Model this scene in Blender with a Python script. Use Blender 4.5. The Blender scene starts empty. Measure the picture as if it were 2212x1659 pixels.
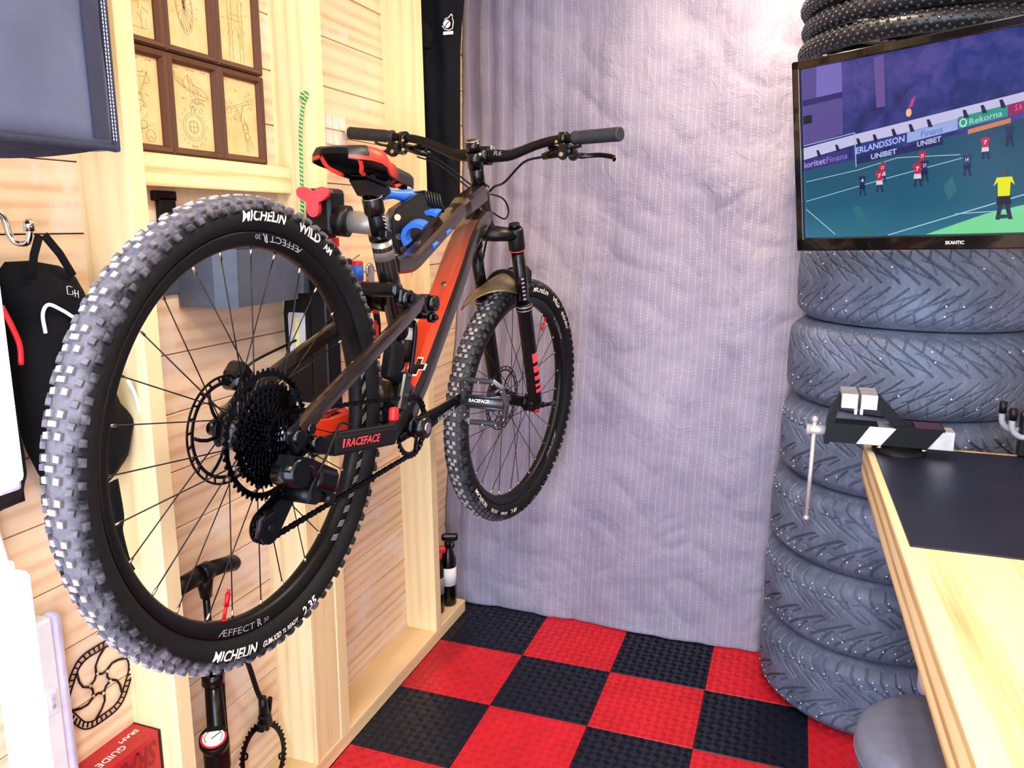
import bpy, bmesh, math, random
import numpy as np
from mathutils import Matrix, Vector, noise
random.seed(7)
PI = math.pi
SC = bpy.context.scene
COL = SC.collection

# ------------------------------------------------------------------ camera, world, exposure
cam_d = bpy.data.cameras.new('camera'); cam = bpy.data.objects.new('camera', cam_d); COL.objects.link(cam)
cam_d.sensor_width = 36.0; cam_d.lens = 1716.2 / 2212 * 36.0; cam_d.clip_start = 0.02
YAW, PITCH, ROLL = -0.34127, 0.20025, -0.00285
fwd = Vector((math.sin(YAW) * math.cos(PITCH), math.cos(YAW) * math.cos(PITCH), -math.sin(PITCH)))
rgt = Vector((math.cos(YAW), -math.sin(YAW), 0)); dwn = fwd.cross(rgt)
cr, sr = math.cos(ROLL), math.sin(ROLL)
rg2 = rgt * cr + dwn * sr; dn2 = dwn * cr - rgt * sr
cam.matrix_world = Matrix(((rg2.x, -dn2.x, -fwd.x, 1.0797), (rg2.y, -dn2.y, -fwd.y, -2.3043), (rg2.z, -dn2.z, -fwd.z, 1.4213), (0, 0, 0, 1)))
SC.camera = cam

world = bpy.data.worlds.new('daylight'); SC.world = world; world.use_nodes = True
bgn = world.node_tree.nodes['Background']; bgn.inputs[0].default_value = (0.60, 0.76, 1.0, 1); bgn.inputs[1].default_value = 7.5

SC.view_settings.view_transform = 'Standard'; SC.view_settings.look = 'None'
SC.view_settings.gamma = 1.0; SC.view_settings.use_curve_mapping = False
SC.view_settings.exposure = 0.25

CEIL = 2.42
def area_light(name, loc, rot, sx, sy, watts, col):
    l = bpy.data.lights.new(name, 'AREA'); l.shape = 'RECTANGLE'; l.size = sx; l.size_y = sy; l.energy = watts; l.color = col
    o = bpy.data.objects.new(name, l); COL.objects.link(o); o.location = loc; o.rotation_euler = rot
    return o
# the light of the three ceiling battens (their housings are built further down)
CEILING_LAMPS = [((1.05, -0.02, CEIL - 0.06), 23.0, (1.0, 0.77, 0.52)),
                 ((0.80, -1.25, CEIL - 0.06), 9.0, (1.0, 0.92, 0.82)),
                 ((1.00, -2.30, CEIL - 0.06), 22.0, (1.0, 0.96, 0.92))]
for k, (p, wv, c) in enumerate(CEILING_LAMPS):
    area_light('ceiling_lamp_light', p, (0, 0, 0), 0.05, 0.7, wv, c)

# ------------------------------------------------------------------ mesh helpers
def V3(p): return Vector(p)

class MB:
    """collects geometry for ONE mesh object"""
    def __init__(self, M=None):
        self.v = []; self.f = []; self.sm = []; self.mi = []; self.M = M; self.cur = 0
    def add(self, vs, fs, smooth=False):
        b = len(self.v)
        if self.M is not None: vs = [self.M @ Vector(p) for p in vs]
        self.v.extend([tuple(p) for p in vs])
        for f in fs:
            self.f.append([b + i for i in f]); self.sm.append(smooth); self.mi.append(self.cur)
        return self
    def box(self, c, s, R=None):
        h = [x / 2 for x in s]
        vs = [Vector((sx * h[0], sy * h[1], sz * h[2])) for sz in (-1, 1) for sy in (-1, 1) for sx in (-1, 1)]
        if R is not None: vs = [R @ p for p in vs]
        vs = [p + Vector(c) for p in vs]
        return self.add(vs, [(0, 2, 3, 1), (4, 5, 7, 6), (0, 1, 5, 4), (2, 6, 7, 3), (0, 4, 6, 2), (1, 3, 7, 5)])
    def bb(self, a, b): 
        return self.box([(a[i] + b[i]) / 2 for i in range(3)], [abs(b[i] - a[i]) for i in range(3)])
    def rbox(self, c, s, r, R=None, seg=2):
        bm = bmesh.new(); bmesh.ops.create_cube(bm, size=1.0)
        for q in bm.verts: q.co = Vector((q.co.x * s[0], q.co.y * s[1], q.co.z * s[2]))
        bmesh.ops.bevel(bm, geom=bm.edges[:], offset=min(r, min(s) * .49), segments=seg, affect='EDGES', profile=.5)
        bm.verts.index_update()
        vs = [q.co.copy() for q in bm.verts]; fs = [[q.index for q in f.verts] for f in bm.faces]; bm.free()
        if R is not None: vs = [R @ p for p in vs]
        vs = [p + Vector(c) for p in vs]
        return self.add(vs, fs, False)
    def tube(self, pts, r, n=8, cap=True, closed=False, sx=1.0, sy=1.0, up=None, smooth=True):
        pts = [Vector(p) for p in pts]; N = len(pts)
        rr = r if isinstance(r, (list, tuple)) else [r] * N
        T = []
        for i in range(N):
            a = pts[i - 1] if (i > 0 or closed) else pts[i]; b = pts[(i + 1) % N] if (i < N - 1 or closed) else pts[i]
            t = (b - a); T.append(t.normalized() if t.length > 1e-9 else Vector((0, 0, 1)))
        u0 = Vector(up) if up is not None else (Vector((0, 0, 1)) if abs(T[0].z) < .9 else Vector((1, 0, 0)))
        u = (u0 - T[0] * u0.dot(T[0])).normalized()
        vs = []
        for i in range(N):
            if up is not None:
                q = u0 - T[i] * u0.dot(T[i])
                if q.length > 1e-6: u = q.normalized()
            else:
                u = u - T[i] * u.dot(T[i])
                u = u.normalized() if u.length > 1e-9 else T[i].orthogonal().normalized()
            w = T[i].cross(u)
            for k in range(n):
                a = 2 * PI * (k + .5) / n
                vs.append(pts[i] + (u * (math.cos(a) * sx) + w * (math.sin(a) * sy)) * rr[i])
        fs = []
        for i in range(N if closed else N - 1):
            for k in range(n):
                fs.append((i * n + k, i * n + (k + 1) % n, ((i + 1) % N) * n + (k + 1) % n, ((i + 1) % N) * n + k))
        self.add(vs, fs, smooth)
        if cap and not closed:
            b = len(self.v) - len(vs)
            self.f.append([b + k for k in range(n)][::-1]); self.sm.append(False); self.mi.append(self.cur)
            self.f.append([b + (N - 1) * n + k for k in range(n)]); self.sm.append(False); self.mi.append(self.cur)
        return self
    def lathe(self, prof, o=(0, 0, 0), ax=(1, 0, 0), n=24, closed=False, smooth=True, a0=0, a1=2 * PI):
        """prof: (along axis, radius)"""
        ax = Vector(ax).normalized(); u = ax.orthogonal().normalized(); w = ax.cross(u); o = Vector(o)
        full = abs(a1 - a0 - 2 * PI) < 1e-6; m = n if full else n + 1; vs = []
        for k in range(m):
            a = a0 + (a1 - a0) * k / n; d = u * math.cos(a) + w * math.sin(a)
            for (t, r) in prof: vs.append(o + ax * t + d * r)
        L = len(prof); fs = []
        for k in range(n):
            k2 = (k + 1) % m
            for i in range(L if closed else L - 1):
                j = (i + 1) % L
                fs.append((k * L + i, k * L + j, k2 * L + j, k2 * L + i))
        return self.add(vs, fs, smooth)
    def cyl(self, a, b, r, n=14, r2=None): return self.tube([a, b], [r, r if r2 is None else r2], n=n)
    def sphere(self, c, r, n=12, s=(1, 1, 1)):
        m = max(6, n // 2); vs = [Vector(c) + Vector((0, 0, -r * s[2]))]; fs = []
        for i in range(1, m):
            t = -PI / 2 + PI * i / m
            for k in range(n):
                a = 2 * PI * k / n; vs.append(Vector(c) + Vector((math.cos(t) * math.cos(a) * r * s[0], math.cos(t) * math.sin(a) * r * s[1], math.sin(t) * r * s[2])))
        vs.append(Vector(c) + Vector((0, 0, r * s[2]))); top = len(vs) - 1
        for k in range(n): fs.append((0, 1 + (k + 1) % n, 1 + k)); fs.append((top, 1 + (m - 2) * n + k, 1 + (m - 2) * n + (k + 1) % n))
        for i in range(m - 2):
            for k in range(n): fs.append((1 + i * n + k, 1 + i * n + (k + 1) % n, 1 + (i + 1) * n + (k + 1) % n, 1 + (i + 1) * n + k))
        return self.add(vs, fs, True)
    def prism(self, poly, th, o=(0, 0, 0), ux=(1, 0, 0), uy=(0, 1, 0), smooth=False):
        """2D outline extruded by th along ux x uy (centred)"""
        ux = Vector(ux); uy = Vector(uy); n = ux.cross(uy).normalized(); o = Vector(o); L = len(poly)
        vs = [o + ux * p[0] + uy * p[1] - n * th / 2 for p in poly] + [o + ux * p[0] + uy * p[1] + n * th / 2 for p in poly]
        self.add(vs, [list(range(L))[::-1], list(range(L, 2 * L))])
        self.add(vs, [(i, (i + 1) % L, L + (i + 1) % L, L + i) for i in range(L)], smooth)
        return self
    def ring(self, outer, inner, th, o=(0, 0, 0), ux=(1, 0, 0), uy=(0, 1, 0)):
        """flat ring between two outlines with equal point count"""
        ux = Vector(ux); uy = Vector(uy); n = ux.cross(uy).normalized(); o = Vector(o); L = len(outer); vs = []
        for s in (-.5, .5):
            for P in (outer, inner): vs += [o + ux * p[0] + uy * p[1] + n * th * s for p in P]
        fs = []
        for i in range(L):
            j = (i + 1) % L
            fs += [(i, L + i, L + j, j), (2 * L + i, 2 * L + j, 3 * L + j, 3 * L + i), (i, j, 2 * L + j, 2 * L + i), (L + i, 3 * L + i, 3 * L + j, L + j)]
        return self.add(vs, fs)
    def build(self, name, mat, parent=None, xf=None, label=None):
        me = bpy.data.meshes.new(name)
        vs = self.v if xf is None else [tuple(xf(Vector(p))) for p in self.v]
        me.from_pydata(vs, [], self.f); me.update()
        me.polygons.foreach_set('use_smooth', self.sm)
        mats = mat if isinstance(mat, (list, tuple)) else [mat]
        for m in mats: me.materials.append(m)
        if len(mats) > 1: me.polygons.foreach_set('material_index', self.mi)
        bm = bmesh.new(); bm.from_mesh(me); bmesh.ops.recalc_face_normals(bm, faces=bm.faces[:]); bm.to_mesh(me); bm.free()
        o = bpy.data.objects.new(name, me); COL.objects.link(o)
        if parent is not None: o.parent = parent
        if label: o['label'] = label
        return o

def np_mesh(name, verts, quads, mat, parent=None, smooth=True):
    me = bpy.data.meshes.new(name); nv = len(verts); nq = len(quads)
    me.vertices.add(nv); me.vertices.foreach_set('co', np.asarray(verts, dtype=np.float32).ravel())
    me.loops.add(nq * 4); me.loops.foreach_set('vertex_index', np.asarray(quads, dtype=np.int32).ravel())
    me.polygons.add(nq); me.polygons.foreach_set('loop_start', np.arange(0, nq * 4, 4, dtype=np.int32))
    me.polygons.foreach_set('use_smooth', np.full(nq, smooth)); me.update(calc_edges=True); me.validate()
    me.materials.append(mat)
    o = bpy.data.objects.new(name, me); COL.objects.link(o)
    if parent is not None: o.parent = parent
    return o

def thing(name, label, cat, loc=(0, 0, 0), rot=(0, 0, 0), group=None):
    o = bpy.data.objects.new(name, None); COL.objects.link(o); o.empty_display_size = .05
    o.location = loc; o.rotation_euler = rot; o['label'] = label; o['category'] = cat
    if group: o['group'] = group
    return o
def tag(o, label, cat, group=None):
    o['label'] = label; o['category'] = cat
    if group: o['group'] = group
    return o
def struct(o): o['kind'] = 'structure'; return o
def dup(root, parent=None):
    c = root.copy(); COL.objects.link(c); c.parent = parent
    for ch in list(root.children): dup(ch, c)
    return c
def Rx(a): return Matrix.Rotation(a, 3, 'X')
def Ry(a): return Matrix.Rotation(a, 3, 'Y')
def Rz(a): return Matrix.Rotation(a, 3, 'Z')

def spline(pts, n=8):
    """Catmull-Rom through pts"""
    P = [Vector(p) for p in pts]; P = [P[0] * 2 - P[1]] + P + [P[-1] * 2 - P[-2]]; out = []
    for i in range(1, len(P) - 2):
        for k in range(n):
            t = k / n; a, b, c, d = P[i - 1], P[i], P[i + 1], P[i + 2]
            out.append(.5 * (2 * b + (c - a) * t + (2 * a - 5 * b + 4 * c - d) * t * t + (3 * b - a - 3 * c + d) * t ** 3))
    out.append(P[-2]); return out

_tc = {}
def text2d(s, h=1.0, shear=0.0, bold=0.0, spacing=1.0):
    """filled glyph outlines: 2-D points (cap height about h, x from 0) and faces"""
    key = (s, shear, bold, spacing)
    if key not in _tc:
        c = bpy.data.curves.new('t', 'FONT'); c.body = s; c.size = 1.0; c.shear = shear; c.offset = bold; c.space_character = spacing
        c.resolution_u = 2; c.fill_mode = 'FRONT'
        o = bpy.data.objects.new('t', c); COL.objects.link(o)
        dg = bpy.context.evaluated_depsgraph_get(); me = bpy.data.meshes.new_from_object(o.evaluated_get(dg))
        bm = bmesh.new(); bm.from_mesh(me); bmesh.ops.triangulate(bm, faces=bm.faces[:])
        for _ in range(4):
            le = [e for e in bm.edges if e.calc_length() > .22]
            if not le: break
            bmesh.ops.subdivide_edges(bm, edges=le, cuts=1); bmesh.ops.triangulate(bm, faces=[f for f in bm.faces if len(f.verts) > 3])
        bm.to_mesh(me); bm.free()
        P = [(q.co.x, q.co.y) for q in me.vertices]; Fc = [list(p.vertices) for p in me.polygons]
        bpy.data.objects.remove(o); bpy.data.curves.remove(c); bpy.data.meshes.remove(me)
        x0 = min(p[0] for p in P); P = [((p[0] - x0) / .69, p[1] / .69) for p in P]
        _tc[key] = (P, Fc)
    P, Fc = _tc[key]
    return [(p[0] * h, p[1] * h) for p in P], Fc
def flat_text(mb, s, o, ux, uy, h, width=None, shear=0., bold=0., center=False):
    P, Fc = text2d(s, h, shear, bold); W = max(p[0] for p in P)
    k = 1 if width is None else width / W; off = -W * k / 2 if center else 0
    o = Vector(o); ux = Vector(ux).normalized(); uy = Vector(uy).normalized()
    mb.add([o + ux * (p[0] * k + off) + uy * p[1] for p in P], Fc); return mb
def arc_text(mb, s, R, ang, h, x, inward, width=None, shear=0., bold=0., prof=None):
    """text on a wheel side (plane x = const, viewed from +x); ang = centre angle, degrees"""
    P, Fc = text2d(s, h, shear, bold); W = max(p[0] for p in P); k = 1 if width is None else width / W; vs = []
    for px, py in P:
        t = (px * k - W * k / 2) / R
        if inward: a = math.radians(ang) + t; r = R - py
        else: a = math.radians(ang) - t; r = R + py
        xx = x if prof is None else prof(r)
        vs.append((xx, r * math.cos(a), r * math.sin(a)))
    mb.add(vs, Fc); return mb

# ------------------------------------------------------------------ materials
def lin(c):
    if isinstance(c, str):
        c = tuple(int(c[i:i + 2], 16) / 255 for i in (0, 2, 4))
    return tuple((x / 12.92 if x <= .04045 else ((x + .055) / 1.055) ** 2.4) for x in c) + (1,)
class NT:
    def __init__(self, name):
        self.m = bpy.data.materials.new(name); self.m.use_nodes = True; self.t = self.m.node_tree
        self.b = self.t.nodes['Principled BSDF']
    def n(self, typ, **kw):
        q = self.t.nodes.new(typ)
        for k, v in kw.items():
            if k.startswith('i_'): q.inputs[int(k[2:])].default_value = v
            else: setattr(q, k, v)
        return q
    def l(self, a, b): self.t.links.new(a, b)
    def math(self, op, a, b=None, clamp=False):
        q = self.n('ShaderNodeMath', operation=op, use_clamp=clamp)
        for i, x in enumerate((a, b)):
            if x is None: continue
            if isinstance(x, (int, float)): q.inputs[i].default_value = x
            else: self.l(x, q.inputs[i])
        return q.outputs[0]
    def mix(self, f, a, b):
        q = self.n('ShaderNodeMix', data_type='RGBA')
        for s, x in ((0, f), (6, a), (7, b)):
            if isinstance(x, (int, float, tuple)): q.inputs[s].default_value = x
            else: self.l(x, q.inputs[s])
        return q.outputs[2]
    def ramp(self, f, stops, interp='LINEAR'):
        q = self.n('ShaderNodeValToRGB'); q.color_ramp.interpolation = interp; e = q.color_ramp.elements
        while len(e) < len(stops): e.new(.5)
        for i, (p, c) in enumerate(stops): e[i].position = p; e[i].color = c if len(c) == 4 else c + (1,)
        self.l(f, q.inputs[0]); return q.outputs[0]
    def coords(self, scale=(1, 1, 1), loc=(0, 0, 0), rand=0.0, kind='Object'):
        tc = self.n('ShaderNodeTexCoord'); mp = self.n('ShaderNodeMapping'); mp.inputs[3].default_value = scale; mp.inputs[1].default_value = loc
        src = tc.outputs[kind]
        if rand:
            oi = self.n('ShaderNodeObjectInfo'); ad = self.n('ShaderNodeVectorMath', operation='MULTIPLY_ADD')
            cb = self.n('ShaderNodeCombineXYZ'); self.l(oi.outputs['Random'], cb.inputs[0]); self.l(oi.outputs['Random'], cb.inputs[1]); self.l(oi.outputs['Random'], cb.inputs[2])
            self.l(cb.outputs[0], ad.inputs[0]); ad.inputs[1].default_value = (rand, rand * .7, rand * 1.3); self.l(src, ad.inputs[2]); src = ad.outputs[0]
        self.l(src, mp.inputs[0]); return mp.outputs[0]
    def noise(self, vec, scale=5, detail=4, rough=.5, dist=0.):
        q = self.n('ShaderNodeTexNoise'); q.inputs['Scale'].default_value = scale; q.inputs['Detail'].default_value = detail
        q.inputs['Roughness'].default_value = rough; q.inputs['Distortion'].default_value = dist; self.l(vec, q.inputs['Vector']); return q.outputs[0]
    def bump(self, h, strength=.3, dist=.002, chain=None):
        q = self.n('ShaderNodeBump'); q.inputs['Strength'].default_value = strength; q.inputs['Distance'].default_value = dist
        self.l(h, q.inputs['Height'])
        if chain is not None: self.l(chain, q.inputs['Normal'])
        return q.outputs[0]
    def set(self, col=None, rough=None, metal=None, normal=None, spec=None, coat=None, emis=None, estr=None, alpha=None, sheen=None):
        for nm, x in (('Base Color', col), ('Roughness', rough), ('Metallic', metal), ('Specular IOR Level', spec), ('Coat Weight', coat), ('Emission Color', emis), ('Emission Strength', estr), ('Alpha', alpha), ('Sheen Weight', sheen)):
            if x is None: continue
            if isinstance(x, (int, float, tuple)): self.b.inputs[nm].default_value = x
            else: self.l(x, self.b.inputs[nm])
        if normal is not None: self.l(normal, self.b.inputs['Normal'])
        return self.m

def plain(name, col, rough=.5, metal=0., var=.12, scale=40, bump=0., bscale=400, coat=0., spec=.5):
    t = NT(name); c = lin(col); v = t.coords(); nz = t.noise(v, scale, 3)
    dk = tuple(x * (1 - var) for x in c[:3]) + (1,); lt = tuple(min(1, x * (1 + var)) for x in c[:3]) + (1,)
    colr = t.ramp(nz, [(.3, dk), (.7, lt)]); nr = None
    if bump: nr = t.bump(t.noise(v, bscale, 2), bump, .001)
    return t.set(col=colr, rough=rough, metal=metal, normal=nr, coat=coat or None, spec=spec)
def glow(name, col, strength):
    t = NT(name); c = lin(col); return t.set(col=c, emis=c, estr=strength, rough=.5, spec=.1)

def wood(name, axis, base, dark, knot, knots=.055, rand=7., grain=1.0, patch=None, lo=.25, hi=.45):
    t = NT(name)
    sc = [16., 16., 16.]; sc[axis] = 1.1
    v = t.coords(tuple(sc), rand=rand)
    n1 = t.noise(v, 1.6, 3, .55, .6)
    sc2 = [70., 70., 70.]; sc2[axis] = 2.0
    n2 = t.noise(t.coords(tuple(sc2), rand=rand), 2.0, 4, .6)
    wv = t.n('ShaderNodeTexWave'); wv.wave_type = 'BANDS'; wv.bands_direction = 'XYZ'[(axis + 1) % 3]
    wv.inputs['Scale'].default_value = .55; wv.inputs['Distortion'].default_value = 7.0; wv.inputs['Detail'].default_value = 2; wv.inputs['Detail Scale'].default_value = .6
    t.l(v, wv.inputs['Vector'])
    g = t.math('ADD', t.math('MULTIPLY', n1, .55), t.math('ADD', t.math('MULTIPLY', wv.outputs[0], .28 * grain), t.math('MULTIPLY', n2, .3 * grain)))
    c = t.ramp(g, [(lo, lin(dark)), (hi, lin(base)), (.85, tuple(min(1, x * 1.12) for x in lin(base)[:3]) + (1,))])
    vs = [11., 11., 11.]; vs[axis] = 3.2
    vo = t.n('ShaderNodeTexVoronoi'); vo.inputs['Scale'].default_value = 1.0; t.l(t.coords(tuple(vs), rand=rand), vo.inputs['Vector'])
    sep = t.n('ShaderNodeSeparateColor'); t.l(vo.outputs['Color'], sep.inputs[0])
    has = t.math('GREATER_THAN', sep.outputs[0], .62)
    k = t.math('MULTIPLY', t.ramp(vo.outputs['Distance'], [(0, (1, 1, 1)), (knots, (.85, .85, .85)), (knots * 1.8, (.25, .25, .25)), (knots * 3, (0, 0, 0))]), has)
    c = t.mix(t.math('MULTIPLY', k, .8), c, lin(knot))
    if patch:
        pn = t.noise(t.coords((3, 3, 3), rand=rand), 2.2, 5, .6); pm = t.ramp(pn, [(.54, (0, 0, 0)), (.62, (.6, .6, .6))]); c = t.mix(pm, c, lin(patch))
    return t.set(col=c, rough=.62, normal=t.bump(g, .25, .0015), spec=.3)

WOOD_PLANK = wood('plank_pine', 1, 'edd2b0', 'd8ab82', '8a5636', .040, patch='f0e0d4', lo=.27, hi=.54)
WOOD_STUD = wood('stud_spruce', 2, 'f0d8a4', 'e0bc80', '9c6840', .03)
WOOD_SILL = wood('sill_pine', 1, 'e6c594', 'd2a26c', '8a5a38', .03)
WOOD_RAIL = wood('rail_pine', 1, 'f2dca8', 'd9a868', '9a6538', .04, grain=1.8, lo=.42, hi=.72)
WOOD_BENCH = wood('bench_pine', 1, 'dcc898', 'b2864e', '8f5a34', .06, rand=3.3, grain=2.4, lo=.56, hi=.98)
WOOD_DARK = wood('walnut_stain', 2, '5b3d2c', '3b241a', '2a1710', .0)
RUBBER = plain('black_rubber', '0b0c10', .6, bump=.15, bscale=900, spec=.25)
BLACK_GLOSS = plain('black_gloss', '050609', .22, spec=.4)
BLACK_MAT = plain('black_satin', '08090c', .40, spec=.28)
BLACK_PLASTIC = plain('black_plastic', '090a0e', .38, spec=.3)
ANOD = plain('black_anodised', '121319', .3, metal=.7)
STEEL = plain('bright_steel', 'c9c7c4', .22, metal=1.)
CHROME = plain('chrome', 'e6e4e0', .1, metal=1.)
ALU = plain('grey_aluminium', 'a5a29c', .38, metal=.6)
RED = plain('red_plastic', 'd8232a', .4)
RED_RAIL = plain('saddle_red', 'e8341f', .4)
BLUE = plain('blue_plastic', '2f6fe0', .4)
WHITE_PRINT = plain('white_print', 'f4f4f2', .5, var=.03)
GREY_PRINT = plain('grey_print', '8b8d92', .45)
RED_PRINT = plain('red_print', 'e0434a', .5)
WHITE_PLASTIC = plain('white_plastic', 'e9ecf2', .4, var=.04)
# ------------------------------------------------------------------ the room
WX = -0.112      # face of the left wall's boards
Y0, Y1, XR = -3.4, 0.62, 2.30
FLOOR_BASE = plain('dark_subfloor', '16171c', .7)
flo = struct(MB().bb((-.14, Y0, -.05), (XR, Y1, -.007)).build('floor', FLOOR_BASE))

def tile_mat(name, col, rough, wear):
    t = NT(name); v = t.coords(rand=3.); n = t.noise(v, 9, 4); c = lin(col)
    cc = t.ramp(n, [(.3, tuple(x * .86 for x in c[:3]) + (1,)), (.75, tuple(min(1, x * 1.12) for x in c[:3]) + (1,))])
    sp = t.noise(v, 260, 2, .6); cc = t.mix(t.ramp(sp, [(.70, (0, 0, 0)), (.78, (wear, wear, wear))]), cc, lin('c9c5c8'))
    return t.set(col=cc, rough=rough, normal=t.bump(t.noise(v, 500, 2), .35, .0006), spec=.45)
TILE_RED = tile_mat('red_pvc', 'c01a28', .36, .12); TILE_BLACK = tile_mat('black_pvc', '0b1020', .33, .10)
def tile_mesh():
    mb = MB(); S = .3; e = .0007; b = .0022; z0 = -.006
    o = [(e, e), (S - e, e), (S - e, S - e), (e, S - e)]; i = [(b, b), (S - b, b), (S - b, S - b), (b, S - b)]
    vs = [(x, y, z0) for x, y in o] + [(x, y, -.0012) for x, y in o] + [(x, y, 0) for x, y in i]
    fs = [(3, 2, 1, 0), (8, 9, 10, 11)] + [(k, (k + 1) % 4, 4 + (k + 1) % 4, 4 + k) for k in range(4)] + [(4 + k, 4 + (k + 1) % 4, 8 + (k + 1) % 4, 8 + k) for k in range(4)]
    mb.add(vs, fs)
    N = 12; p = S / N; h = .0019
    for a in range(N):
        for c in range(N):
            ang = PI / 4 if (a + c) % 2 else -PI / 4
            ca, sa = math.cos(ang), math.sin(ang); cx, cy = (a + .5) * p, (c + .5) * p
            for k in range(5):
                t = (k - 2) * .0044; L = (.0125, .0145, .015, .0145, .0125)[k] / 1.0 * .62; w = .0011
                q = [(-L, 0), (0, -w), (L, 0), (0, w)]; bs = []
                for (x, y) in q: bs.append((cx + x * ca - (y + t) * sa, cy + x * sa + (y + t) * ca, 0.0))
                top = [(cx + x * ca - t * sa, cy + x * sa + t * ca, h) for x in (-L * .55, L * .55)]
                mb.add(bs + top, [(0, 1, 4), (1, 5, 4), (1, 2, 5), (2, 3, 5), (3, 4, 5), (3, 0, 4)])
    return mb
tm_ = {}
for i in range(0, 8):
    for j in range(-11, 2):
        black = (i + j) % 2 == 0
        if black not in tm_:
            o = tile_mesh().build('floor_tile', TILE_BLACK if black else TILE_RED, flo); tm_[black] = o
        else:
            o = tm_[black].copy(); COL.objects.link(o); o.parent = flo
        o.location = (.3 * i, .3 * j, 0); o['label'] = ('black' if black else 'red') + ' tread-patterned plastic floor tile'

BACKING = plain('dark_gap', '160d07', .9)
wl = struct(MB().bb((WX - .045, Y0, 0), (WX - .021, Y1, CEIL)).build('wall_left', BACKING))
def plank_mesh(L, h, th):
    b = .0016; x0, x1 = -th, 0
    prof = [(x0, .0011), (x1 - b, .0011), (x1, b + .0011), (x1, h - b - .0011), (x1 - b, h - .0011), (x0, h - .0011)]
    n = len(prof); vs = [(x, 0, z) for x, z in prof] + [(x, L, z) for x, z in prof]
    return MB().add(vs, [list(range(n)), list(range(n, 2 * n))[::-1]] + [(i, n + i, n + (i + 1) % n, (i + 1) % n) for i in range(n)])
PIT = .1225; zt = 1.768; pm = None; k0 = math.ceil(zt / PIT)
for k in range(-6, k0 + 1):
    z = zt - k * PIT
    if z < -.1 or z > CEIL: continue
    if pm is None: o = pm = plank_mesh(Y1 - Y0, PIT, .02).build('plank', WOOD_PLANK, wl)
    else: o = pm.copy(); COL.objects.link(o); o.parent = wl
    o.location = (WX, Y0, z)
def stud(y0, y1, z0=.045, z1=CEIL, x0=WX, x1=0., top=0., mat=None):
    mb = MB(); b = .0018
    for z, s in ((z0, 0), (z1, top)): pass
    prof = [(x0, y0), (x1 - b, y0), (x1, y0 + b), (x1, y1 - b), (x1 - b, y1), (x0, y1)]; n = len(prof)
    vs = [(x, y, z0) for x, y in prof] + [(x, y + top, z1) for x, y in prof]
    mb.add(vs, [list(range(n)), list(range(n, 2 * n))[::-1]] + [(i, (i + 1) % n, n + (i + 1) % n, n + i) for i in range(n)])
    return mb.build('stud', mat or WOOD_STUD, wl)
stud(-1.212, -1.172); stud(-.642, -.596)
stud(-.757, -.742, z1=.86); stud(-.7415, -.643, z1=.86, x1=-.003)
stud(-.031, .012, top=-.085)
stud(-2.06, -2.015); stud(-2.66, -2.615)
MB().rbox(((WX - .067) / 2, -.909, 1.5175), (.045, .523, .061), .002).build('timber_rail', WOOD_RAIL, wl)
# bottom plate
struct(MB().rbox((WX / 2, (Y0 + .222) / 2, .0225), (-WX, .222 - Y0, .045), .0025).build('trim_1', WOOD_SILL))
struct(MB().bb((-.15, Y1, 0), (XR, Y1 + .03, CEIL)).build('wall_back', WOOD_PLANK))
struct(MB().bb((XR, Y0, 0), (XR + .03, Y1, CEIL)).build('wall_right', WOOD_PLANK))
struct(MB().bb((-.15, Y0, CEIL), (XR + .03, Y1 + .03, CEIL + .03)).build('ceiling', WOOD_PLANK))

# ------------------------------------------------------------------ curtain
def curtain_mat():
    t = NT('lavender_grey_cloth'); v = t.coords()
    sep = t.n('ShaderNodeSeparateXYZ'); t.l(v, sep.inputs[0]); x, z = sep.outputs[0], sep.outputs[2]
    wob = t.math('MULTIPLY', t.noise(t.coords((1.5, 1, .8)), 2, 2), .035)
    u = t.math('DIVIDE', t.math('ADD', x, wob), .0245)
    cell = t.math('FLOOR', u)
    h = t.math('FRACT', t.math('MULTIPLY', t.math('SINE', t.math('MULTIPLY', cell, 12.9898)), 437.585))
    ln = t.math('LESS_THAN', t.math('ABSOLUTE', t.math('SUBTRACT', t.math('FRACT', u), t.math('ADD', .3, t.math('MULTIPLY', h, .4)))), .032)
    ds = t.math('LESS_THAN', t.math('FRACT', t.math('ADD', t.math('DIVIDE', z, .0105), t.math('MULTIPLY', h, 7.))), .58)
    ms = t.math('MULTIPLY', t.math('MULTIPLY', ln, ds), .62)
    n = t.noise(v, 3.2, 4)
    c = t.ramp(n, [(.3, lin('827c90')), (.7, lin('9791a2'))])
    c = t.mix(ms, c, lin('d2ccd4'))
    wv = t.noise(t.coords((900, 60, 300)), 1., 1)
    cr1 = t.noise(t.coords((9, 9, 7)), 1.6, 6, .62, 1.4)
    cr2 = t.noise(t.coords((30, 30, 22)), 1.3, 4, .6, 1.0)
    nb = t.bump(cr1, .42, .020); nb = t.bump(cr2, .32, .006, nb); nb = t.bump(wv, .2, .0006, nb)
    return t.set(col=c, rough=.75, normal=nb, sheen=.25, spec=.25)
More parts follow.
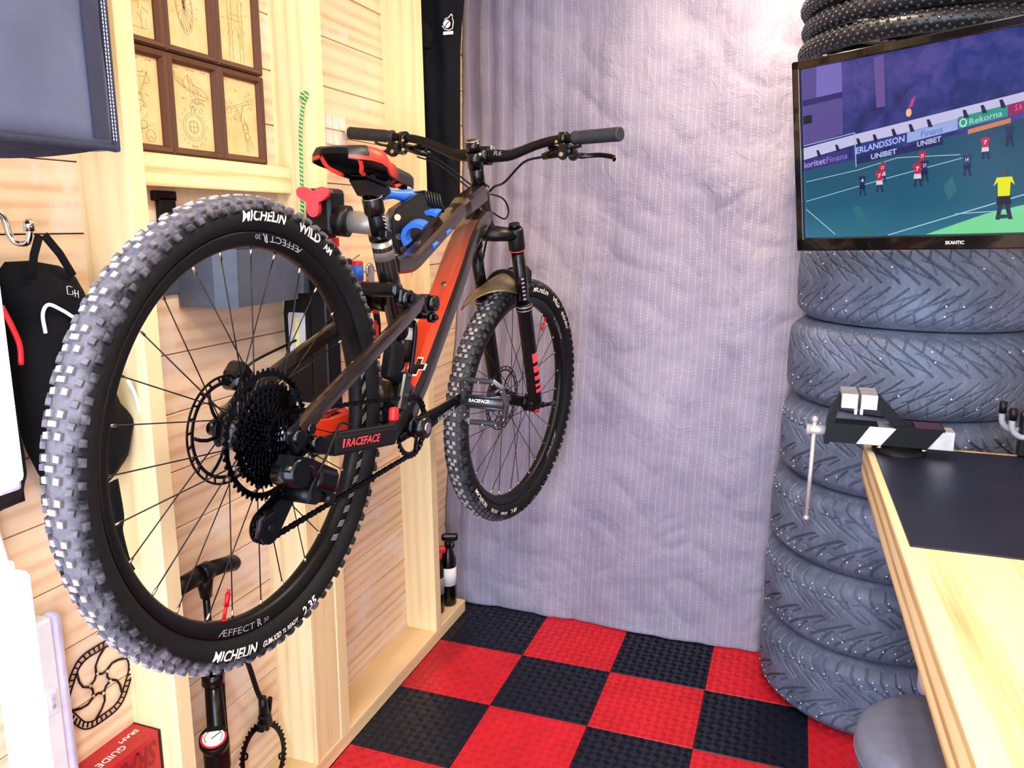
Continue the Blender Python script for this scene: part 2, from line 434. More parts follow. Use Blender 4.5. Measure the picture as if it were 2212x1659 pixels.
def curtain():
    def base(z):
        P = [(0, .285), (.2, .292), (.36, .302), (.7, .352), (1.05, .42), (1.45, .492), (1.8, .506), (2.42, .51)]
        for (a, ya), (b, yb) in zip(P, P[1:]):
            if z <= b: f = (z - a) / (b - a); f = f * f * (3 - 2 * f) * .5 + f * .5; return ya + (yb - ya) * f
        return P[-1][1]
    NX, NZ = 340, 300; xs = np.linspace(-.108, 2.25, NX); zs = np.linspace(.003, 2.38, NZ); vs = []
    for z in zs:
        for x in xs:
            y = base(z)
            d = abs(x - 1.395)
            if x > .98:
                yb = .195 + math.sqrt(max(0., .37 ** 2 - d * d)) if d < .37 else 0
                s = 1 / (1 + math.exp(-(x - 1.06) / .016)); y = max(y, y * (1 - s) + max(yb, y) * s)
            k = math.exp(-max(0, x + .1) / .16) * min(1, z / .8)
            y += .016 * k * math.sin(x * 95 + math.sin(z * 2.3) * .9 + z * 1.2)
            y += .010 * math.sin(x * 16 + z * 1.1 + .8) * (.35 + .65 * min(1, z / 1.6)) * (1 if x < 1.0 else .25)
            q = Vector((x * 3.1, 4.2, z * 2.4)); y += .016 * noise.noise(q) + .008 * noise.noise(q * 2.6 + Vector((3, 1, 9)))
            r1 = noise.noise(Vector((x * 7 + z * 4.5, 1.5, z * 6 - x * 2))); y += .007 * (1 - abs(r1) * 2.2)
            r2 = noise.noise(Vector((x * 15 - z * 8, 7.5, z * 13 + x * 3))); y += .0032 * (1 - abs(r2) * 2.2)
            # hem rolled forward on the floor at its right half
            if z < .14 and .45 < x < 1.02: y -= .022 * (1 - z / .14) ** 2 * math.sin((x - .45) / .57 * PI)
            if x < .03 and z < .3: y += 0.0
            vs.append((x, min(y, .606), z))
    idx = np.arange(NX * NZ).reshape(NZ, NX)
    q = np.stack([idx[:-1, :-1], idx[:-1, 1:], idx[1:, 1:], idx[1:, :-1]], -1).reshape(-1, 4)
    o = np_mesh('curtain', vs, q, curtain_mat())
    sm = o.modifiers.new('thick', 'SOLIDIFY'); sm.thickness = .0012; sm.offset = 1
    tag(o, 'large grey lavender cloth curtain with dashed stitching hung across the back', 'curtain')
curtain()
# ------------------------------------------------------------------ the mountain bike
# bike space: x = right (drive side), y = forward, z = up, origin at the rear axle
bike = thing('mountain_bike', 'black and bronze full suspension mountain bike with red down tube held in the repair stand', 'bicycle',
             (.2803, -1.282, 1.0904), (math.radians(-9.366), 0, math.radians(-.70)))
ST_O = Vector((0, 1.188, -.022)); ST_A = Vector((0, -.492, .8706)).normalized(); ST_R = Matrix.Rotation(math.radians(-8.5), 3, ST_A)
def steer(p): return ST_O + ST_R @ (Vector(p) - ST_O)
ST_P = Vector((0, .8706, .492))          # forward, square to the steering axis
FAX = Vector((0, 1.226, 0))              # front axle
def wheel_front(p): return steer(Vector(p) + FAX)

def tyre_mat(name, dust, amt):
    t = NT(name); v = t.coords(); sep = t.n('ShaderNodeSeparateXYZ'); t.l(v, sep.inputs[0])
    # the tyre object's origin is on its axle: radius from the axle
    r = t.math('SQRT', t.math('ADD', t.math('POWER', sep.outputs[1], 2.), t.math('POWER', sep.outputs[2], 2.)))
    n = t.noise(v, 26, 5, .65); n2 = t.noise(t.coords((60, 60, 60)), 3., 4, .7)
    f = t.math('ADD', t.math('MULTIPLY', t.math('SUBTRACT', r, .349), 60.), t.math('MULTIPLY', t.math('SUBTRACT', n, .5), 3.2))
    f = t.math('MULTIPLY', t.math('MAXIMUM', t.math('MINIMUM', f, 1.), 0.), t.math('ADD', .55, t.math('MULTIPLY', n2, .6)))
    f = t.math('MULTIPLY', f, amt, True)
    c = t.mix(f, lin('0b0c10'), lin(dust)); tip = t.math('MULTIPLY', t.math('SUBTRACT', r, .3695), 700., True)
    c = t.mix(t.math('MULTIPLY', tip, .62), c, lin('c4bcb8'))  # pale knob tops: dust, with the light they catch painted into the colour
    return t.set(col=c, rough=.68, normal=t.bump(n2, .25, .0008), spec=.25)
TYRE_DUSTY = tyre_mat('dusty_tyre', '77727a', .95); TYRE_CLEAN = tyre_mat('clean_tyre', '5a5c62', .75)
def rim_r(r):                     # half width of tyre side wall at radius r (for the print)
    q = (r - .3405) / .0262
    return .0300 * math.sqrt(max(0, 1 - q * q)) + .0009

def bike_tyre(parent, mat, xf, org, seed):
    mb = MB(); rc, a, b = .3405, .0300, .0262; prof = []
    for k in range(-2, 27):
        t = math.radians(-62 + k * (304 / 24.0)) if False else math.radians(-68 + 316 * k / 24.0)
        if k < 0 or k > 24: continue
        prof.append((a * math.cos(t), rc + b * math.sin(t)))
    mb.lathe([(x, r) for x, r in prof], n=120, smooth=True)
    # knobs
    rnd = random.Random(seed); N = 88; ks = 1.3 if seed == 5 else 1.06
    def knob(th, ph, lt, lp, h, tw=0.):
        lt *= ks; lp *= ks
        ph = math.radians(ph)
        n = Vector((math.cos(ph) / a, 0, math.sin(ph) / b)).normalized()          # section normal (x, radial)
        px, pr = a * math.cos(ph), rc + b * math.sin(ph)
        er = Vector((0, math.cos(th), math.sin(th))); et = Vector((0, -math.sin(th), math.cos(th))); ex = Vector((1, 0, 0))
        nn = ex * n.x + er * n.z; tt = (ex * (-n.z) + er * n.x)
        c0 = ex * px + er * pr - nn * .0015
        e1 = et * math.cos(tw) + tt * math.sin(tw); e2 = tt * math.cos(tw) - et * math.sin(tw)
        vs = []
        for hh, s in ((0, 1.16), (h * .85, 1.0), (h, .9)):
            for sx, sy in ((-1, -1), (1, -1), (1, 1), (-1, 1)): vs.append(c0 + nn * (hh + .0015) + e1 * (lt * sx * s) + e2 * (lp * sy * s))
        fs = [(8, 9, 10, 11)]
        for L in (0, 4): fs += [(L + k, L + (k + 1) % 4, L + 4 + (k + 1) % 4, L + 4 + k) for k in range(4)]
        mb.add(vs, fs)
    for k in range(N):
        th = 2 * PI * k / N; d = 2 * PI / N; j = (k % 2) * .0007
        for s in (1, -1):
            knob(th, 90 - s * 17, .0040, .0037, .0058, s * .1)
            knob(th + d * .5, 90 - s * 40, .0037, .0036, .0058, s * .2)
            if k % 2 == 0: knob(th + d * .45, 90 - s * 5, .0034, .0027, .0056)
            knob(th + d * (.25 if k % 2 else .15), 90 - s * 66, .0052 - j, .0044, .0066, s * .05)
    o = mb.build('tyre', mat, parent, xf=lambda p: ST_O * 0 + p if xf is None else p)
    return o

def wheel(xf, dusty, spokes=28, rot_r=.09, front=False):
    """rim mesh = the wheel part; its sub-parts hang below it. Every mesh is built about the axle."""
    rim = MB()
    prof = [(-.0165, .3180), (-.0175, .3165), (-.0172, .310), (-.0125, .2985), (-.006, .2935), (.006, .2935), (.0125, .2985), (.0172, .310), (.0175, .3165), (.0165, .3180), (.0148, .3165), (-.0148, .3165)]
    rim.lathe(prof, n=120, closed=True)
    W = rim.build('wheel', BLACK_MAT, bike)
    W['label'] = ('front' if front else 'rear') + ' wheel with black alloy rim'
    if xf: W.matrix_local = xf
    bike_tyre(W, TYRE_CLEAN if front else TYRE_DUSTY, None, None, 5 if front else 3)
    hub = MB(); hr = .0165
    if front: hub.lathe([(-.052, .010), (-.05, .028), (-.034, .029), (-.03, hr), (.03, hr), (.034, .027), (.04, .026), (.05, .010)], n=24); fl = (-.032, .032); fr = (.027, .025)
    else: hub.lathe([(-.072, .012), (-.052, .013), (-.048, .029), (-.033, .030), (-.028, .020), (.016, .020), (.019, .030), (.024, .029), (.026, .018), (.074, .014)], n=24); fl = (-.030, .021); fr = (.027, .027)
    hub.build('hub', ANOD, W)
    rs = []; nip = MB()
    for k in range(spokes):
        s = k % 2; t = 2 * PI * (k + .5) / spokes; pair = (k // 2) % 2
        ah = t + (1 if pair else -1) * math.radians(72) * (1 if s else 1)
        hp = Vector((fl[s], fr[s] * math.cos(ah), fr[s] * math.sin(ah)))
        rp = Vector(((.002 if s else -.002), .2935 * math.cos(t), .2935 * math.sin(t)))
        d = (hp - rp).normalized()
        MB().cyl(hp, rp, .00105, 6).build('spoke', SPOKE, W)
        nip.cyl(rp - d * .002, rp + d * .013, .0021, 7)
    nip.build('spoke_nipples', STEEL, W)['kind'] = 'stuff'
    va = math.radians(-101 if not front else 63); c, s_ = math.cos(va), math.sin(va)
    v = MB(); v.cyl((0, .296 * c, .296 * s_), (0, .292 * c, .292 * s_), .0052, 12); v.cyl((0, .295 * c, .295 * s_), (0, .265 * c, .265 * s_), .003, 10); v.cyl((0, .272 * c, .272 * s_), (0, .252 * c, .252 * s_), .0042, 10); v.cyl((0, .252 * c, .252 * s_), (0, .246 * c, .246 * s_), .0028, 10)
    v.build('valve', RED_ANOD, W)
    # brake rotor on the left side
    xr = -.0565 if not front else -.050; rr = rot_r; rt = MB(); n = 96
    def circ(r, wav=0., ph=0.): return [(math.cos(2 * PI * k / n) * (r + wav * math.cos(12 * 2 * PI * k / n + ph)), math.sin(2 * PI * k / n) * (r + wav * math.cos(12 * 2 * PI * k / n + ph))) for k in range(n)]
    for r1, r0 in ((rr, rr - .0035), (rr - .010, rr - .0155)): rt.ring(circ(r1), circ(r0), .0018, (xr, 0, 0), (0, 1, 0), (0, 0, 1))
    for k in range(24):
        a = 2 * PI * k / 24; rt.box((xr, (rr - .0065) * math.cos(a), (rr - .0065) * math.sin(a)), (.0018, .010, .0035), Rx(a + .35))
    for k in range(6):
        a = 2 * PI * k / 6; pts = [Vector((xr, r * math.cos(a + (rr - r) * 7), r * math.sin(a + (rr - r) * 7))) for r in (rr - .014, rr - .03, rr - .045, .024)]
        rt.tube(pts, .0042, n=4, sx=.25, sy=1, up=(1, 0, 0))
    rt.ring(circ(.027), circ(.016), .002, (xr, 0, 0), (0, 1, 0), (0, 0, 1))
    rt.build('brake_rotor', ROTOR, W)
    return W
SPOKE = plain('black_spoke', '1a1a1c', .3, metal=.6); RED_ANOD = plain('red_anodised', 'd01f28', .25, metal=.5)
ROTOR = plain('dark_rotor', '24252a', .28, metal=.8)
CASS = plain('cassette_black', '3a3b42', .2, metal=1.)

RW = wheel(None, True)
# print on the rear tyre and rim
def wheel_print(parent, mat, name, *args, **kw):
    m_ = MB(); arc_text(m_, *args, **kw); return m_.build(name, mat, parent)
for st, R_, an, hh, inw, kw in (('MICHELIN', .3335, 96.5, .0150, False, dict(width=.105, shear=.25, bold=.02)), ('WILD', .3335, 76.5, .0165, False, dict(width=.062, bold=.02)), ('AM', .3335, 66.6, .0115, False, dict(width=.024, bold=.015)),
        ('MICHELIN', .3475, -100.5, .0150, True, dict(width=.108, shear=.25, bold=.02)), ('GUM-X3D', .3460, -85.3, .0095, True, dict(width=.048, shear=.2, bold=.02)), ('TL READY', .3455, -77, .0080, True, dict(width=.044, bold=.01)), ('2.35', .3475, -67.2, .0150, True, dict(width=.040, bold=.02))):
    wheel_print(RW, WHITE_PRINT, 'tyre_lettering', st, R_, an, hh, 0, inw, prof=rim_r, **kw)
for ang in (-98.5, 83.5):
    wheel_print(RW, GREY_PRINT, 'rim_lettering', '\u00c6FFECT', .3135, ang, .0105, .0181, True, width=.088)
    wheel_print(RW, GREY_PRINT, 'rim_lettering', 'R', .3140, ang + 10.2, .0125, .0181, True, width=.014, shear=-.2, bold=.03); wheel_print(RW, GREY_PRINT, 'rim_lettering', '30', .3130, ang + 13.4, .0075, .0181, True, width=.013)
for k in range(12):       # pale diagonal flashes on the front part of the rear rim
    a0 = math.radians(-46 + k * 5.6); tx = MB()
    for m in range(3):
        a = a0 + m * .016
        tx.add([(.0178, .3000 * math.cos(a), .3000 * math.sin(a)), (.0178, .3000 * math.cos(a + .011), .3000 * math.sin(a + .011)), (.0181, .3145 * math.cos(a + .045), .3145 * math.sin(a + .045)), (.0181, .3145 * math.cos(a + .034), .3145 * math.sin(a + .034))], [(0, 1, 2, 3)])
    tx.build('rim_flash', GREY_PRINT, RW)['kind'] = 'stuff'
# cassette
teeth = [52, 42, 36, 32, 28, 24, 21, 18, 16, 14, 12, 10]
def gear(T, r, inner, ph=0.):
    out = []; inn = []
    for k in range(T):
        for (f, rr) in ((0, r - .0045), (.18, r - .003), (.36, r + .0012), (.58, r + .0012), (.76, r - .003)):
            a = 2 * PI * (k + f) / T + ph; out.append((rr * math.cos(a), rr * math.sin(a))); inn.append((inner * math.cos(a), inner * math.sin(a)))
    return out, inn
cs = MB()
for i, T in enumerate(teeth):
    r = T * .0127 / (2 * PI); x = .0235 + i * .00375; inner = max(.012, r - .0165 + (0 if i else .004))
    o, q = gear(T, r, inner, i * .13); cs.ring(o, q, .0019, (x, 0, 0), (0, 1, 0), (0, 0, 1))
    if r > .045:
        for k in range(10):
            a = 2 * PI * k / 10 + i * .21; cs.tube([(x + .0016, inner * math.cos(a) * 1.02, inner * math.sin(a) * 1.02), (x + .002, (inner - .017) * math.cos(a + .25), (inner - .017) * math.sin(a + .25))], .0028, n=4, sx=.5, sy=1.2, up=(1, 0, 0))
cs.lathe([(.022, .05), (.026, .046), (.040, .030), (.066, .016)], n=24); cs.lathe([(.064, .001), (.0645, .017), (.068, .016), (.0685, .001)], n=20)
cs.build('cassette', CASS, RW, label='black twelve-speed cassette')
ct = MB(); arc_text(ct, 'EAGLE TECHNOLOGY 500%', .088, 200, .0045, .0228, True, width=.09); ct.build('cassette_lettering', GREY_PRINT, RW)

FM = Matrix.Translation(ST_O) @ ST_R.to_4x4() @ Matrix.Translation(FAX - ST_O)
FW = wheel(FM, False, rot_r=.10, front=True)
for st, R_, an, hh, inw, kw in (('MICHELIN', .3335, 88, .0150, False, dict(width=.105, shear=.25, bold=.02)), ('WILD', .3335, 67.5, .0165, False, dict(width=.06, bold=.02)), ('ENDURO', .3340, 51, .0120, False, dict(width=.075, bold=.01)),
        ('MICHELIN', .3475, -127, .0140, True, dict(width=.10, shear=.25, bold=.02)), ('FRONT', .3470, -109, .0120, True, dict(width=.046)), ('GUM-X3D', .3455, -98, .0080, True, dict(width=.044, bold=.02)), ('2.40', .3475, -87, .0140, True, dict(width=.036, bold=.02))):
    wheel_print(FW, WHITE_PRINT, 'tyre_lettering', st, R_, an, hh, 0, inw, prof=rim_r, **kw)
wheel_print(FW, GREY_PRINT, 'rim_lettering', '\u00c6FFECT R', .3135, 50, .0105, .0181, True, width=.11); wheel_print(FW, GREY_PRINT, 'rim_lettering', 'FACE', .3145, -30, .014, .0181, True, width=.10, shear=.3, bold=.03)

# ---- frame
def paint():
    t = NT('bronze_brown_paint'); v = t.coords(); n = t.noise(v, 900, 2); c = t.ramp(n, [(.3, lin('2a201b')), (.7, lin('42352c'))])
    return t.set(col=c, rough=.22, metal=.55, coat=.6)
BRONZE = paint(); PAINT_BLACK = plain('black_frame_paint', '0d0d10', .2, coat=.5)
GOLD_BRONZE = plain('bronze_fender', '75674f', .35, metal=.6)
fr = MB()
def rtube(mb, pts, w, h, up=(0, 0, 1), n=12, p=4.0):
    """rounded-box section tube; w, h full sizes (list per point or number)"""
    pts = [Vector(q) for q in pts]; N = len(pts); vs = []
    ws = w if isinstance(w, list) else [w] * N; hs = h if isinstance(h, list) else [h] * N
    for i in range(N):
        t = (pts[min(i + 1, N - 1)] - pts[max(i - 1, 0)]).normalized(); e1 = Vector((1, 0, 0)); e1 = (e1 - t * e1.dot(t)).normalized(); e2 = e1.cross(t)
        for k in range(n):
            a = 2 * PI * (k + .5) / n; c, s = math.cos(a), math.sin(a)
            q = (abs(c) ** p + abs(s) ** p) ** (-1 / p)
            vs.append(pts[i] + e1 * (c * q * ws[i] / 2) + e2 * (s * q * hs[i] / 2))
    fs = [(i * n + k, i * n + (k + 1) % n, (i + 1) * n + (k + 1) % n, (i + 1) * n + k) for i in range(N - 1) for k in range(n)]
    fs += [list(range(n))[::-1], [(N - 1) * n + k for k in range(n)]]
    return mb.add(vs, fs, False)
HB = ST_O + ST_A * .565; HT = ST_O + ST_A * .672
BBP = Vector((0, .447, -.018))
fr.tube([HB - ST_A * .004, HB + ST_A * .03, HT - ST_A * .03, HT + ST_A * .004], [.031, .027, .0255, .028], n=20)
frame = fr.build('head_tube', BRONZE, bike)
m = MB(); rtube(m, spline([HT - ST_A * .014 - Vector((0, .006, 0)), (0, .735, .486), (0, .62, .411), (0, .545, .362), (0, .490, .330), (0, .415, .316)], 5), [.050] * 5 + [.042] * 22, [.048] * 5 + [.038] * 22, n=16, p=5.0)
TT = m.build('top_tube', BRONZE, bike)
DTP = spline([HB + ST_A * .035, (0, .790, .418), (0, .700, .285), (0, .615, .165), (0, .545, .070), (0, .470, -.005)], 5)
m = MB(); rtube(m, DTP, [.052 + .014 * min(1, i / 8) for i in range(len(DTP))], [.056] * len(DTP), n=20, p=3.6)
DT = m.build('down_tube', [BRONZE], bike)
def stripe_mat():
    t = NT('red_pinstripe_panel'); sep = t.n('ShaderNodeSeparateXYZ'); t.l(t.coords(), sep.inputs[0]); x, z = sep.outputs[0], sep.outputs[2]
    f = t.math('MULTIPLY', t.math('SUBTRACT', z, .16), 3.4, True)          # 0 low (solid red) .. 1 near the head tube
    fr_ = t.math('FRACT', t.math('MULTIPLY', t.math('ADD', x, .04), 240.))
    ln = t.math('LESS_THAN', fr_, t.math('SUBTRACT', 1.08, t.math('MULTIPLY', f, 1.02)))
    edge = t.math('MULTIPLY', t.math('GREATER_THAN', fr_, .8), t.math('GREATER_THAN', x, .006))
    c = t.mix(ln, lin('4a3a31'), lin('e23a1c')); c = t.mix(t.math('MULTIPLY', edge, t.math('SUBTRACT', 1., f)), c, lin('c06a4a'))
    return t.set(col=c, rough=.3, coat=.4)
RED_PANEL = stripe_mat()
# the red panel on the rear/upper side of the down tube (follows the tube, slightly proud)
m = MB(); vs = []; L = len(DTP)
for i, p in enumerate(DTP):
    t = (DTP[min(i + 1, L - 1)] - DTP[max(i - 1, 0)]).normalized(); e2 = Vector((1, 0, 0)).cross(t)
    if e2.y > 0: e2 = -e2
    w = (.052 + .014 * min(1, i / 8)) / 2; h = .0283
    for (a, b) in ((-w * .98, .010), (-w * .93, h * .93), (-w * .8, h + .0006), (w * .55, h + .0006), (w * .70, h + .0006), (w * .80, h + .0005), (w * .86, h + .0002)): vs.append(p + Vector((1, 0, 0)) * a + e2 * b)
m.add(vs, [(i * 7 + k, i * 7 + k + 1, (i + 1) * 7 + k + 1, (i + 1) * 7 + k) for i in range(3, L - 3) for k in range(6)], True)
m.build('red_panel', RED_PANEL, DT, label='red panel with pinstripes')
# bottle-cage bolts and the cross emblem on it
def on_dt(i, off=0., x=0.):
    p = DTP[i]; t = (DTP[i + 1] - DTP[i - 1]).normalized(); e2 = Vector((1, 0, 0)).cross(t)
    if e2.y > 0: e2 = -e2
    return p + Vector((x, 0, 0)) + e2 * (.0289 + off), t, e2
for i in (10, 13):
    p, t, e = on_dt(i); MB().cyl(p - e * .002, p + e * .0025, .0065, 14).cyl(p + e * .002, p + e * .0035, .004, 6).build('bolt', STEEL, DT)
p, t, e = on_dt(19, .0010); X = Vector((1, 0, 0))
cross = [(-.2, .6), (.2, .6), (.2, .2), (.6, .2), (.6, -.2), (.2, -.2), (.2, -.6), (-.2, -.6), (-.2, -.2), (-.6, -.2), (-.6, .2), (-.2, .2)]
MB().prism([(a * .036, b * .044) for a, b in cross], .0006, p + X * .012, X, -t).build('emblem_outline', WHITE_PRINT, DT)
MB().prism([(a * .029, b * .036) for a, b in cross], .0008, p + X * .012 + e * .0004, X, -t).build('emblem', PAINT_BLACK, DT)
# seat tube
STD = Vector((0, -.0545, .0985)).normalized()
SB = Vector((0, .455, .205)); SCOL = Vector((0, .366, .366))
m = MB(); m.tube([SB - STD * .09, SB, SCOL - STD * .02, SCOL], [.021, .0225, .0215, .0205], n=20)
SEAT = m.build('seat_tube', PAINT_BLACK, bike)
MB().tube([SCOL - STD * .045, SCOL - STD * .004], [.0219, .0211], n=20).build('silver_band', ALU, SEAT)
MB().tube([SCOL - STD * .118, SCOL - STD * .108], [.0226, .0226], n=20).build('silver_band', ALU, SEAT)
m = MB(); flat_text(m, '7', SCOL - STD * .100 + Vector((.0222, -.008, 0)), Vector((-.25, .97, 0)), STD, .034, width=.022, shear=.2, bold=.03); m.build('numeral', ALU, SEAT)
# bottom bracket shell and main pivot
m = MB(); m.cyl((-.046, .447, -.018), (.046, .447, -.018), .026, 20)
m.prism([(.40, -.03), (.40, .035), (.43, .075), (.455, .08), (.50, .06), (.53, .08), (.56, .06), (.50, -.03), (.47, -.05), (.42, -.048)], .056, (0, 0, 0), (0, 1, 0), (0, 0, 1))
m.build('bottom_bracket', PAINT_BLACK, bike)
# rocker link
rk = MB()
for s in (-1, 1):
    rk.rbox((s * .047, .432, .246), (.013, .125, .032), .008, Rx(-.10)); rk.cyl((s * .038, .478, .242), (s * .06, .478, .242), .021, 16); rk.cyl((s * .036, .392, .246), (s * .062, .392, .246), .018, 16)
rk.rbox((0, .376, .262), (.094, .034, .030), .010); rk.rbox((.02, .500, .236), (.075, .036, .052), .014, Rx(.3)); rk.cyl((.045, .500, .245), (.068, .500, .245), .017, 16); rk.cyl((.05, .505, .215), (.062, .505, .215), .012, 14)
ROCK = rk.build('rocker_link', BLACK_GLOSS, bike)
for yy, zz, r in ((.500, .245, .009), (.505, .215, .006), (.392, .246, .009)): MB().cyl((.062, yy, zz), (.070, yy, zz), r, 12).build('pivot_bolt', ANOD, ROCK)
# rear shock
sk = MB(); a = Vector((.0, .485, .225)); b = Vector((0, .478, .02)); d = (b - a).normalized()
sk.tube([a, a + d * .02], .014, n=14); sk.tube([a + d * .018, a + d * .028, a + d * .105, a + d * .112], [.02, .027, .027, .02], n=20)
SHK = sk.build('shock', BLACK_GLOSS, bike); MB().tube([a + d * .11, b], .0095, n=14).build('shock_shaft', CHROME, SHK)
MB().tube([a + d * .036, a + d * .062], .0274, n=20).build('shock_decal', plain('pale_decal', 'd4d2d6', .4), SHK)
MB().tube(spline([(.014, .475, .20), (.05, .44, .195), (.052, .432, .12), (.035, .44, .03), (.03, .45, .0)], 6), .005, n=8).build('frame_brace', ANOD, SHK)
MB().rbox((.018, .412, .118), (.030, .052, .082), .01, Rx(-.2)).build('frame_guard', RUBBER, bike)
# stays
for s in (1, -1):
    m = MB(); P = spline([(s * .050, .468, .250), (s * .060, .38, .208), (s * .070, .22, .128), (s * .076, .09, .060), (s * .077, .045, .034), (s * .074, .012, .008)], 4)
    rtube(m, P, .018, [.026] * 3 + [.028] * 10 + [.030] * 20, n=12, p=4.5); ss = m.build('seat_stay', BRONZE, bike)
    m = MB(); m.rbox((s * .0735, .012, .000), (.014, .050, .050), .01, Rx(.45)); m.cyl((s * .070, 0, 0), (s * .087, 0, 0), .012, 16); m.cyl((s * .07, .05, -.014), (s * .088, .05, -.014), .013, 16); m.cyl((s * .08, .028, .012), (s * .089, .028, .012), .009, 14); m.build('dropout', BLACK_GLOSS, ss)
    m = MB(); P = spline([(s * .074, .045, -.016), (s * .077, .10, -.022), (s * .078, .22, -.022), (s * .070, .31, -.020), (s * .055, .38, -.005), (s * .045, .425, .020)], 4)
    rtube(m, P, .020, [.030] * 4 + [.036] * 30, n=12, p=5.0); cst = m.build('chain_stay', BLACK_MAT if s > 0 else RED_PANEL, bike)
    if s > 0:
        g = MB(); g.rbox((.0795, .205, -.022), (.021, .215, .037), .006); g.build('chain_stay_cover', RUBBER, cst)
        g = MB()
        for k in range(46):
            yy = .115 + k * .0042; g.tube([(.070, yy, -.0035 + .001), (.078, yy, -.0015), (.087, yy, -.0035)], .0016, n=6)
        g.build('ribbed_guard', RUBBER, cst)
        g = MB(); flat_text(g, 'RACEFACE', (.0903, .128, -.0265), (0, 1, 0), (0, 0, 1), .0135, width=.118, shear=.25, bold=.02)
        g.prism([(.117, -.027), (.1215, -.027), (.1245, -.012), (.119, -.012)], .0004, (.0903, 0, 0), (0, 1, 0), (0, 0, 1)); g.build('lettering', RED_PRINT, cst)
        g = MB(); g.rbox((.062, .345, .014), (.016, .022, .030), .006); g.build('red_protector', RED, cst)
        MB().rbox((.05, .405, .055), (.016, .032, .085), .007, Rx(-.25)).build('pivot_yoke', PAINT_BLACK, cst)
    else:
        g = MB()
        for k in range(6): g.tube([(s * .066, .10, -.038 + k * .0062), (s * .066, .36, -.030 + k * .0062)], .0009, n=5)
        g.build('pinstripes', PAINT_BLACK, cst)
# rear brake caliper
m = MB(); m.rbox((-.0565, .03, .085), (.034, .055, .034), .008, Rx(-.7)); m.cyl((-.075, .02, .078), (-.04, .02, .078), .015, 14); m.tube(spline([(-.065, .05, .098), (-.07, .09, .115), (-.072, .2, .15)], 5), .0024, n=6); m.build('brake_caliper', BLACK_GLOSS, bike)

# ---- seatpost and saddle
m = MB(); T0 = Vector((0, .331, .426)); CL = Vector((0, .314, .452))
m.tube([SCOL - STD * .01, T0 - STD * .004], [.0168, .0168], n=20)
POST = m.build('seatpost', ANOD, bike)
m = MB(); m.tube([SCOL - STD * .004, SCOL + STD * .010], [.0235, .0235], n=22); m.rbox(SCOL + Vector((.018, -.012, .004)), (.02, .024, .018), .004); m.build('seat_clamp', BLACK_GLOSS, POST)
m = MB(); m.tube([T0 - STD * .020, T0 - STD * .016, T0 + STD * .012, T0 + STD * .016], [.0185, .0205, .0205, .018], n=22); m.build('seal_collar', BLACK_GLOSS, POST)
MB().tube([T0 + STD * .0125, T0 + STD * .014], .0208, n=22).build('silver_ring', STEEL, POST)
m = MB(); m.tube([T0 + STD * .012, T0 + STD * .028, CL - STD * .006], [.0135, .0135, .018], n=18)
m.prism([(-.052, .006), (-.046, .012), (.044, .012), (.052, .004), (.022, -.016), (-.020, -.016)], .034, CL + Vector((0, .004, 0)), (0, 1, 0), (0, 0, 1)); m.cyl(CL + Vector((-.026, .03, .018)), CL + Vector((.026, .03, .018)), .006, 10); m.cyl(CL + Vector((-.026, -.03, .018)), CL + Vector((.026, -.03, .018)), .006, 10)
m.build('saddle_clamp', BLACK_GLOSS, POST)
m = MB(); flat_text(m, 'N', T0 - STD * .034 + Vector((.0172, -.004, 0)), Vector((-.25, .97, 0)), STD, .010, bold=.02)
for k in range(5): m.prism([(-.004, 0), (.004, 0), (.004, .0014), (-.004, .0014)], .0003, SCOL + STD * (.012 + k * .0075) + Vector((.0171, .000, 0)), (0, 1, 0), (0, -.4, .9))
m.build('post_scale', WHITE_PRINT, POST)
